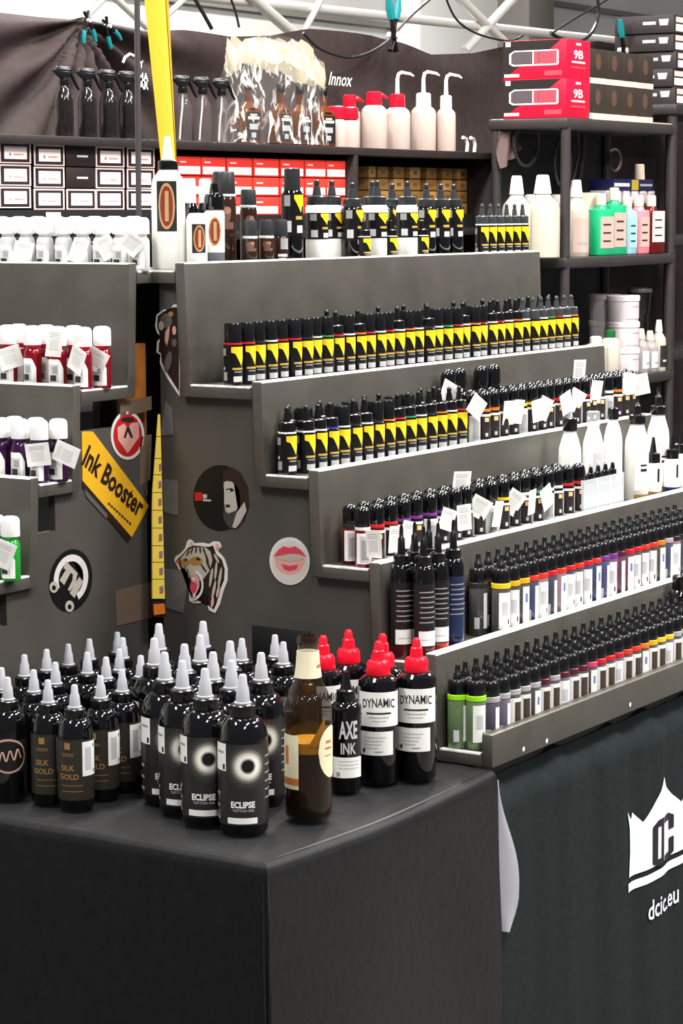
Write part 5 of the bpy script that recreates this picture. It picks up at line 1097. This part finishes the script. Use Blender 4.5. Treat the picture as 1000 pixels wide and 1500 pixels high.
mb = MB(); mb.tube([onY(px, py, YC - .05) - co for px, py in ((180, 92), (183, 84), (190, 79), (196, 82))], .004, WHT, 6).build('emblem', cu)
# white edging tape seen where the backdrop sags, right
MB().tube([onY(px, py, YC + .05) - co for px, py in ((690, 92), (715, 82), (745, 79), (800, 74), (870, 70), (922, 74))], .011, WHTP, 8).build('rail', cu, 'white rail behind the backdrop edge')
# truss diagonals behind
TR = mat('truss_aluminium', (186, 184, 178), .4, .2); YT = 2.75
tr = thing('truss', 'pale aluminium truss bars crossing above the backdrop', 'truss', (4.5, YT, FLOOR)); to = Vector(tr.location)
for (a, b, r_) in (((350, -20), (440, 58), .020), ((480, -20), (440, 55), .012), ((655, -20), (755, 78), .018), ((768, -20), (680, 75), .018), ((236, 30), (300, -30), .010), ((110, 40), (160, -10), .010), ((215, 40), (150, -20), .012)):
    MB().tube([onY(a[0], a[1], YT) - to, onY(b[0], b[1], YT) - to], r_, TR, 10).build('brace', tr)
MB().tube([(-4.5, .02, 2.18), (6, .02, 2.30)], .017, TR, 12).build('chord', tr)
MB().tube([onY(-60, 120, YT + .05) - to, onY(1040, 170, YT + .05) - to], .03, TR, 12).build('chord', tr)
for px_ in (-40, 1030): 
    q = onY(px_, 60, YT) - to; MB().tube([Vector((q.x, 0, 0)), Vector((q.x, 0, 2.3))], .03, TR, 12).build('post', tr)
# cables
CB = mat('cable_black', (24, 22, 22), .4)
def cable(pts, y, r_, label):
    P3 = [onY(px, py, y) for px, py in pts]; o = thing('cable', label, 'cable', P3[0]); q = []
    for i in range(len(P3) - 1):
        p0 = P3[max(i - 1, 0)]; p1, p2 = P3[i], P3[i + 1]; p3 = P3[min(i + 2, len(P3) - 1)]
        for k in range(6):
            t = k / 6; q.append(.5 * ((2 * p1) + (p2 - p0) * t + (2 * p0 - 5 * p1 + 4 * p2 - p3) * t * t + (3 * p1 - p0 - 3 * p2 + p3) * t ** 3))
    q.append(P3[-1]); MB().tube([v - P3[0] for v in q], r_, CB, 6).build('cord', o); return o
cable([(280, -10), (295, 15), (310, 42)], 2.38, .006, 'black cable hanging left of the cellophane bag')
cable([(335, -10), (345, 18), (350, 40)], 2.40, .004, 'thin black cable above the cellophane bag')
cable([(444, 48), (470, 72), (515, 84), (560, 66), (600, 25), (640, -10)], 2.36, .0045, 'pale-lit cable sagging from truss to the clamp')
cable([(650, -10), (668, 28), (700, 50), (745, 60), (765, 52)], 2.42, .004, 'thin cable curving to the grey column')
cable([(874, -10), (876, 22), (866, 48), (845, 62), (820, 56), (806, 48)], 2.40, .007, 'thick black cable loop right of the grey column')
cable([(806, 50), (840, 28), (880, 5), (900, -8)], 2.42, .004, 'straight thin cable rising right of the grey column')
# spring clamps
TEAL = mat('clamp_teal', (16, 120, 124), .35)
def clamp(px, py, y, s, rot, label):
    p = onY(px, py, y); o = thing('spring_clamp', label, 'clamp', p, 0); o.rotation_euler = (0, rot, 0); o.scale = (s, s, s)
    for k in (-1, 1):
        MB().tube([(k * .006, k * .008, -.01), (k * .016, k * .008, .03), (k * .036, k * .008, .075)], [.010, .009, .008], BLK, 8).build('jaw', o)
        MB().tube([(k * .026, k * .008, .052), (k * .038, k * .008, .085), (k * .044, k * .008, .12)], [.013, .014, .010], TEAL, 8).build('handle', o, 'teal grip')
    MB().tube([(-.02, 0, -.05), (0, 0, -.012), (.02, 0, -.05)], .010, BLK, 8).build('jaw_tip', o)
    MB().tube([(0, -.02, 0), (0, .02, 0)], .012, LGRAY, 10).build('pivot', o)
clamp(576, 52, 2.36, 1.0, .0, 'teal-handled spring clamp on the backdrop edge, centre')
clamp(912, 74, 2.30, .95, .0, 'teal-handled spring clamp behind the dark boxes on the right')
clamp(128, 30, 2.44, .5, 3.0, 'teal spring clamp gathering the curtain at upper left')
clamp(158, 38, 2.44, .5, 2.5, 'teal spring clamp just right of the curtain gather')

# ------------------------------------------------------------------ right black plastic shelf with goods
YR = 1.70; RS = mat('charcoal_plastic', (52, 48, 47), .4, 0, .06, .1, 20.)
xr0, xr1 = 4.715, 5.545; zr_ = (1.089, .652, .25)
sh = thing('plastic_shelf', 'charcoal plastic shelving rack at the right with soaps and boxes', 'shelf', (5.1, YR, FLOOR)); so = Vector(sh.location)
def srk(a, b, n, bev=.004, m=RS): return MB().box(Vector(a) - so, Vector(b) - so, m, bev).build(n, sh)
for z in zr_: srk((xr0, YR, z - .035), (xr1, YR + .285, z), 'shelf_board', .008)
for x in (xr0 + .006, xr1 - .036):
    for y in (YR + .004, YR + .252):
        for (z0, z1) in ((zr_[0] - .03, zr_[1]), (zr_[1] - .03, zr_[2]), (zr_[2] - .03, FLOOR)):
            MB().tube([Vector((x + .016, y + .012, z1)) - so, Vector((x + .016, y + .012, z0)) - so], .016, RS, 12).build('post', sh)
srk((xr0 + .03, YR + .268, zr_[2]), (xr1 - .03, YR + .276, zr_[0] - .036), 'dark_back', 0, BLKM)  # black sheet added for the deep shade inside the rack
sh2 = thing('plastic_shelf', 'second charcoal plastic rack at the right frame edge', 'shelf', (6.6, 2.2, FLOOR)); s2 = Vector(sh2.location)
x20 = 6.295
for z in (1.196, .704, .27): MB().box(Vector((x20, 2.05, z - .04)) - s2, Vector((x20 + .7, 2.41, z)) - s2, RS, .008).build('shelf_board', sh2)
for (x, y) in ((x20 + .03, 2.08), (x20 + .03, 2.38), (x20 + .67, 2.08), (x20 + .67, 2.38)):
    MB().tube([Vector((x, y, FLOOR)) - s2, Vector((x, y, 1.19)) - s2], .02, RS, 12).build('post', sh2)
# black product boxes stacked on the second rack
BPB = mat('box_charcoal', (52, 45, 45), .5)
def bigbox(label, loc, w, d, h, rz=0.0):
    o = thing('product_box', label, 'box', loc, rz, 'charcoal boxes on the second rack'); c_ = MB().box((0, 0, 0), (w, d, h), BPB, .0015).build('carton', o)
    mb = MB(); mb.box((-.0008, d * .30, h * .48), (-.0002, d * .52, h * .66), LGRAY); mb.prism([Vector((-.0006, d * t, h * z)) for t, z in ((.08, .78), (.25, .78), (.23, .42), (.10, .42))][::1], (.0004, 0, 0), LGRAY)
    mb.box((w * .06, -.0008, h * .1), (w * .5, -.0002, h * .5), WHT); mb.box((w * .06, -.0008, h * .6), (w * .3, -.0002, h * .9), EDGE); mb.build('print', c_)
for k in range(5):
    bigbox('charcoal box with white mark, %s from the top of the stack at the right edge' % nth(5 - k), (x20 + .06 + (.012, 0, .018, .006, -.006)[k], 2.09 + .006 * (k % 2), 1.1975 + k * .0668), .34, .245, .066)
# red boxes
RBX = mat('box_crimson', (232, 14, 50), .4); RBK = mat('box_nearblack', (34, 28, 28), .45); GRP = mat('pen_grey', (84, 76, 80), .4); RBL = mat('pen_red', (240, 70, 84), .4)
def redbox(label, loc, w, d, h):
    o = thing('red_box', label, 'box', loc, 0, 'crimson boxes on the right rack'); c_ = MB().box((0, 0, 0), (w, d, h), RBX, .001).build('carton', o); mb = MB()
    def f(pts, m, k): mb.prism([Vector((-.0004 - .0003 * k, d * (1 - t), h * z)) for t, z in pts], (.0003, 0, 0), m)
    f(((.0, .02), (.0, .99), (.92, .99), (.70, .70), (.22, .28), (.10, .12)), RBK, 0)
    f(((.10, .40), (.16, .34), (.86, .34), (.88, .38), (.88, .70), (.86, .74), (.18, .74), (.10, .66)), WHT, 1)
    f(((.13, .42), (.18, .38), (.47, .38), (.47, .71), (.18, .71), (.13, .64)), GRP, 2); f(((.49, .38), (.85, .38), (.85, .71), (.49, .71)), RBL, 2); f(((.56, .40), (.58, .40), (.58, .7), (.56, .7)), GRP, 3)
    f(((.04, .85), (.12, .85), (.12, .97), (.04, .97)), EDGE, 1); f(((.02, .06), (.26, .06), (.26, .14), (.02, .14)), EDGE, 1); f(((.66, .08), (.93, .08), (.93, .2), (.66, .2)), RBL, 1)
    mb.text_flat('9B', (w * .5, -.0008, h * .52), (1, 0, 0), (0, 0, 1), h * .30, WHT, .02, 1.7); mb.box((w * .22, -.0008, h * .40), (w * .78, -.0002, h * .45), EDGE); mb.box((w * .2, -.0008, h * .27), (w * .8, -.0002, h * .31), RBL); mb.box((w * .4, -.0008, h * .86), (w * .6, -.0002, h * .92), EDGE)
    mb.build('print', c_, 'printed pen picture and white lettering')
for k in range(2): redbox(['lower crimson box with a pen picture on the right rack', 'upper crimson box with a pen picture on the right rack'][k], (4.735, YR + .015, 1.0905 + k * .1215), .165, .225, .121)
DBX = mat('box_dark_olive', (48, 40, 34), .5); FIG = mat('box_figure', (82, 60, 48), .5); BEI = mat('box_beige', (232, 196, 176), .5)
for r_i in range(2):
    for c_i in range(4):
        x = 4.918 + c_i * .1265; y = YR + .025 + c_i * .004; o = thing('dark_box', 'dark brown box with beige band, %s from left, %s row on rack' % (nth(c_i + 1), ['lower', 'upper'][r_i]), 'box', (x, y, 1.092 + r_i * .112), 0, 'dark boxes on the right rack')
        c_ = MB().box((0, 0, .018), (.122, .2, .110), DBX, .001).build('carton', o); MB().box((-.0005, -.0005, 0), (.1225, .2, .0178), BEI).build('base_band', o, 'beige base band')
        MB().add([(.06 + .020 * math.cos(t * PI / 8), -.0006, .070 + .026 * math.sin(t * PI / 8)) for t in range(16)], [list(range(16))], FIG).build('print', c_)
MB().box(Vector((4.93, YR + .004, 1.0885)) - so, Vector((5.5, YR + .02, 1.0912)) - so, BEI).build('shelf_edge_strip', sh)
# middle shelf goods
zm = zr_[1]
MW = mat('milky_white', (178, 173, 158), .4, trans=0.0)
def sprayless(r, h, m, capm, label, px, y, z, name='plastic_bottle', tall=True, sc_=1.0, lab=None, rz=0.0, cat='bottle', grp=None):
    prof = [(r * .95, 0), (r, .003), (r, h * .58), (r * .9, h * .65), (r * .5, h * .74), (r * .42, h * .78)] if tall else [(r * .95, 0), (r, .003), (r, h * .74), (r * .8, h * .80), (r * .45, h * .84)]
    z1 = prof[-1][1]; parts = [('body', MB().lathe(prof, m, 18).mesh('body'), None, None), ('cap', MB().lathe([(r * .50, z1 - .002), (r * .52, z1), (r * (.36 if tall else .5), h - .004), (r * .3, h)], capm, 14).mesh('cap'), 0, None)]
    if lab: parts.append(('label', MB().wrap(r + .0006, -.9, .7, h * lab[0], h * lab[1], lab[2], 8).wrap(r + .0009, -.5, .4, h * (lab[0] + .1), h * (lab[0] + .14), lab[3], 4).mesh('label'), 0, None))
    return place(name, parts, label, cat, (xat(px, y, z + .05), y, z), rz, grp)
sprayless(.045, .255, MW, WHTP, 'white bottle with tall tapered top behind small flagged bottles, left of the pair', 756, YR + .10, zm); sprayless(.055, .258, MW, WHTP, 'white bottle with tall tapered top, right of the pair beside the rack post', 794, YR + .05, zm)
sprayless(.05, .20, MW, WHTP, 'white jug standing behind the two tapered white bottles', 778, YR + .22, zm, tall=False); sprayless(.05, .20, MW, WHTP, 'white jug directly left of the rack post', 815, YR + .2, zm, tall=False)
PKP = mat('pale_pink_label', (190, 160, 150), .5)
sprayless(.042, .245, MW, WHTP, 'white tapered bottle just right of the rack post', 843, YR + .06, zm, lab=(.05, .5, PKP, GRAYP), rz=-.4); 
carton('soap_box', .085, .07, .205, MW, [(0, .02, 1, .7, PKP), (.05, .68, .95, .70, DKGR), (.05, .2, .95, .22, DKGR), (.1, .52, .9, .54, GRAYP)], 'tall pale pink lettered box between white bottle and green soaps', 'box', (xat(860, YR + .08, zm), YR + .07, zm), None, -.3)
SGR = mat('soap_green', (32, 166, 112), .2); SBL = mat('soap_blue', (150, 190, 200), .2); SPK = mat('soap_pink', (230, 130, 140), .2); SRD = mat('soap_darkred', (92, 18, 22), .2); CRM = mat('cream_cap', (240, 222, 196), .45)
def soap(w, d, h, m, label, px, y, labm, lz=(.12, .62), txt=DKGR, grp=None, neck=True):
    r = thing('soap_bottle', label, 'bottle', (xat(px, y, zm + .08), y, zm), -.12, grp)
    b_ = MB().box((-w / 2, 0, 0), (w / 2, d, h * .74), m, .008).lathe([(.022, h * .73), (.018, h * .78), (.014, h * .80)], m, 14, c=(0, d / 2, 0)).build('body', r)
    MB().lathe([(.016, h * .80), (.017, h * .81), (.016, h * .97), (.013, h * .985)], CRM, 14, c=(0, d / 2, 0)).build('cap', b_, 'cream screw cap')
    mb = MB().box((-w * .40, -.001, h * lz[0]), (w * .40, -.0003, h * lz[1]), labm)
    for k in range(3): mb.box((-w * .25, -.0016, h * (lz[0] + .1 + .13 * k)), (w * .22, -.0011, h * (lz[0] + .125 + .13 * k)), txt)
    mb.build('label', b_)
soap(.098, .05, .205, SGR, 'green soap bottle with pale label, left of two on the rack', 889, YR + .015, PKP, grp='green soaps'); soap(.09, .05, .225, SGR, 'green soap bottle with pale label, right of two on the rack', 908, YR + .018, PKP, grp='green soaps')
soap(.06, .05, .195, SBL, 'pale blue bottle with dark print beside the green soaps', 927, YR + .015, SBL); soap(.072, .05, .2, SPK, 'pink soap bottle with pale label on the rack', 944, YR + .018, PKP); soap(.095, .06, .2, SRD, 'dark red bottle with cream oval label at the rack right end', 964, YR + .010, CRM, (.2, .72))
NV = mat('box_navy', (22, 26, 70), .4)
for k in range(6):
    carton('small_box', .048, .06, .042, mat('box_palegrey', (196, 190, 196), .5), [(.1, .15, .9, .85, LGRAY if k < 4 else PKP)], 'small pale box, %s from left in the row behind the soaps' % nth(k + 1), 'box', (5.17 + .066 * k, YR + .074, zm + .1705), 'small pale boxes on the rack')
bs2 = tag(MB().box((-.205, 0, 0), (.205, .085, .17), RS, .004).build('riser_block'), 'charcoal riser block carrying the small pale boxes on the rack', 'block'); bs2.location = (5.325, YR + .072, zm)
nb = carton('long_box', .31, .09, .038, NV, [(.02, .35, .4, .65, LGRAY), (.45, .05, .62, .95, mat('navy_gold', (170, 150, 50), .4)), (.66, .4, .97, .6, GRAYP)], 'long navy box with gold patch lying on the small pale boxes', 'box', (5.35, YR + .072, zm + .213), None)
o = tag(MB().lathe([(.018, 0), (.019, .002), (.017, .05), (.014, .053)], CRM, 14).build('tub'), 'small cream tub standing on the long navy box', 'tub'); o.location = (5.475, YR + .11, zm + .2512)
# hanging cords inside the rack
def cords(label, pts, r_):
    P3 = [onY(px, py, y) for px, py, y in pts]; o = thing('hanging_cord', label, 'cable', P3[0]); MB().tube([p - P3[0] for p in P3], r_, mat('cord_grey', (70, 66, 66), .35), 8).build('cord', o)
def loop(cx, cy, rx, ry, y, a0=0, a1=2 * PI, n=18): return [(cx + rx * math.cos(a0 + (a1 - a0) * i / n), cy + ry * math.sin(a0 + (a1 - a0) * i / n), y) for i in range(n + 1)]
cords('dark grey cord looped under the rack top, leftmost', loop(770, 205, 18, 38, YR + .22, -.4, PI + .3), .006); cords('dark grey cord loop beside the rack post', loop(824, 238, 12, 36, YR + .2, -.8, 2 * PI - 1.2), .005)
cords('grey cord hanging right of the rack post', [(846, 195, YR + .2), (848, 225, YR + .2), (842, 250, YR + .2), (838, 268, YR + .2)], .005); cords('thick grey strap hanging inside the rack', [(855, 195, YR + .24), (853, 220, YR + .24), (850, 250, YR + .24), (848, 270, YR + .24)], .010)
cords('small coil of grey cord in the middle of the rack', loop(900, 235, 9, 16, YR + .25, 0, 2 * PI), .005)
def rag(u, v):
    p = onY(733 + 26 * u, 192 + 55 * v * (1 - .5 * u), YR + .235); p.y += .016 * math.sin(u * 14 + v * 3); return p
rg = thing('cloth_bundle', 'crumpled dark brown cloth hanging at the rack left end', 'cloth', rag(.5, 0)); r0 = Vector(rg.location)
obj('folds', grid(lambda u, v: rag(u, v) - r0, 26, 14, mat('brown_cloth', (92, 72, 70), .6)).mesh('folds', 180), rg)
# lowest visible shelf: tubs and bottles
zb = zr_[2]; TUB = mat('tub_white', (232, 222, 224), .4); TUL = mat('tub_label', (216, 188, 192), .5)
def tub(label, px, y, z, r=.055, h=.088):
    return place('tub', [('body', MB().lathe([(r * .92, 0), (r * .95, .002), (r * .98, h * .8)], TUB, 22).mesh('body'), None, None), ('lid', MB().lathe([(r, h * .78), (r * 1.03, h * .8), (r * 1.03, h * .97), (r * .98, h)], TUB, 22).mesh('lid'), 0, None), ('label', MB().wrap(r * .985, -.9, .9, h * .12, h * .7, TUL, 10).wrap(r * .99, -.5, .5, h * .55, h * .6, GRAYP, 5).mesh('label'), 0, None)], label, 'tub', (xat(px, y, z), y, z), 0, 'white tubs on the low rack shelf')
for k in range(3): tub('white lidded tub, %s from bottom in the right stack on the low rack shelf' % nth(k + 1), 912, YR + .07, zb + k * .0885)
for k in range(3): tub('white lidded tub, %s from bottom in the left stack on the low rack shelf' % nth(k + 1), 885, YR + .17, zb + k * .0885)
sprayless(.034, .16, MW, mat('cap_green', (24, 92, 44), .4), 'cream bottle with green cap in front of the white tubs', 893, YR + .015 - .0, zb, tall=False); sprayless(.04, .14, MW, WHTP, 'rounded white bottle at left of the green-capped bottle', 872, YR + .04, zb, tall=False)
CLR = mat('clear_bottle', (180, 172, 170), .1, alpha=.6, spec=.8)
for k, px in enumerate((938, 951)): sprayless(.03, .15 - .01 * k, CLR, CRM, ['clear bottle right of the tubs, left of two', 'clear bottle right of the tubs, right of two'][k], px, YR + .04, zb, lab=(.1, .5, LGRAY, GRAYP), grp='clear bottles on the low rack shelf')
sprayless(.026, .175, MW, WHTP, 'slim white bottle with dark label at the low shelf right end', 964, YR + .032, zb, lab=(.08, .5, DKGR, LGRAY))
tl = thing('tumbler', 'black lidded tumbler on a stand behind the clear bottles', 'cup', (5.488, YR + .112, zb)); MB().lathe([(.032, 0), (.033, .19), (.036, .195), (.042, .27)], BLK, 18).build('body', tl); MB().lathe([(.045, .268), (.046, .272), (.044, .28), (.02, .284)], mat('lid_smoke', (80, 80, 80), .3), 18).build('lid', tl)
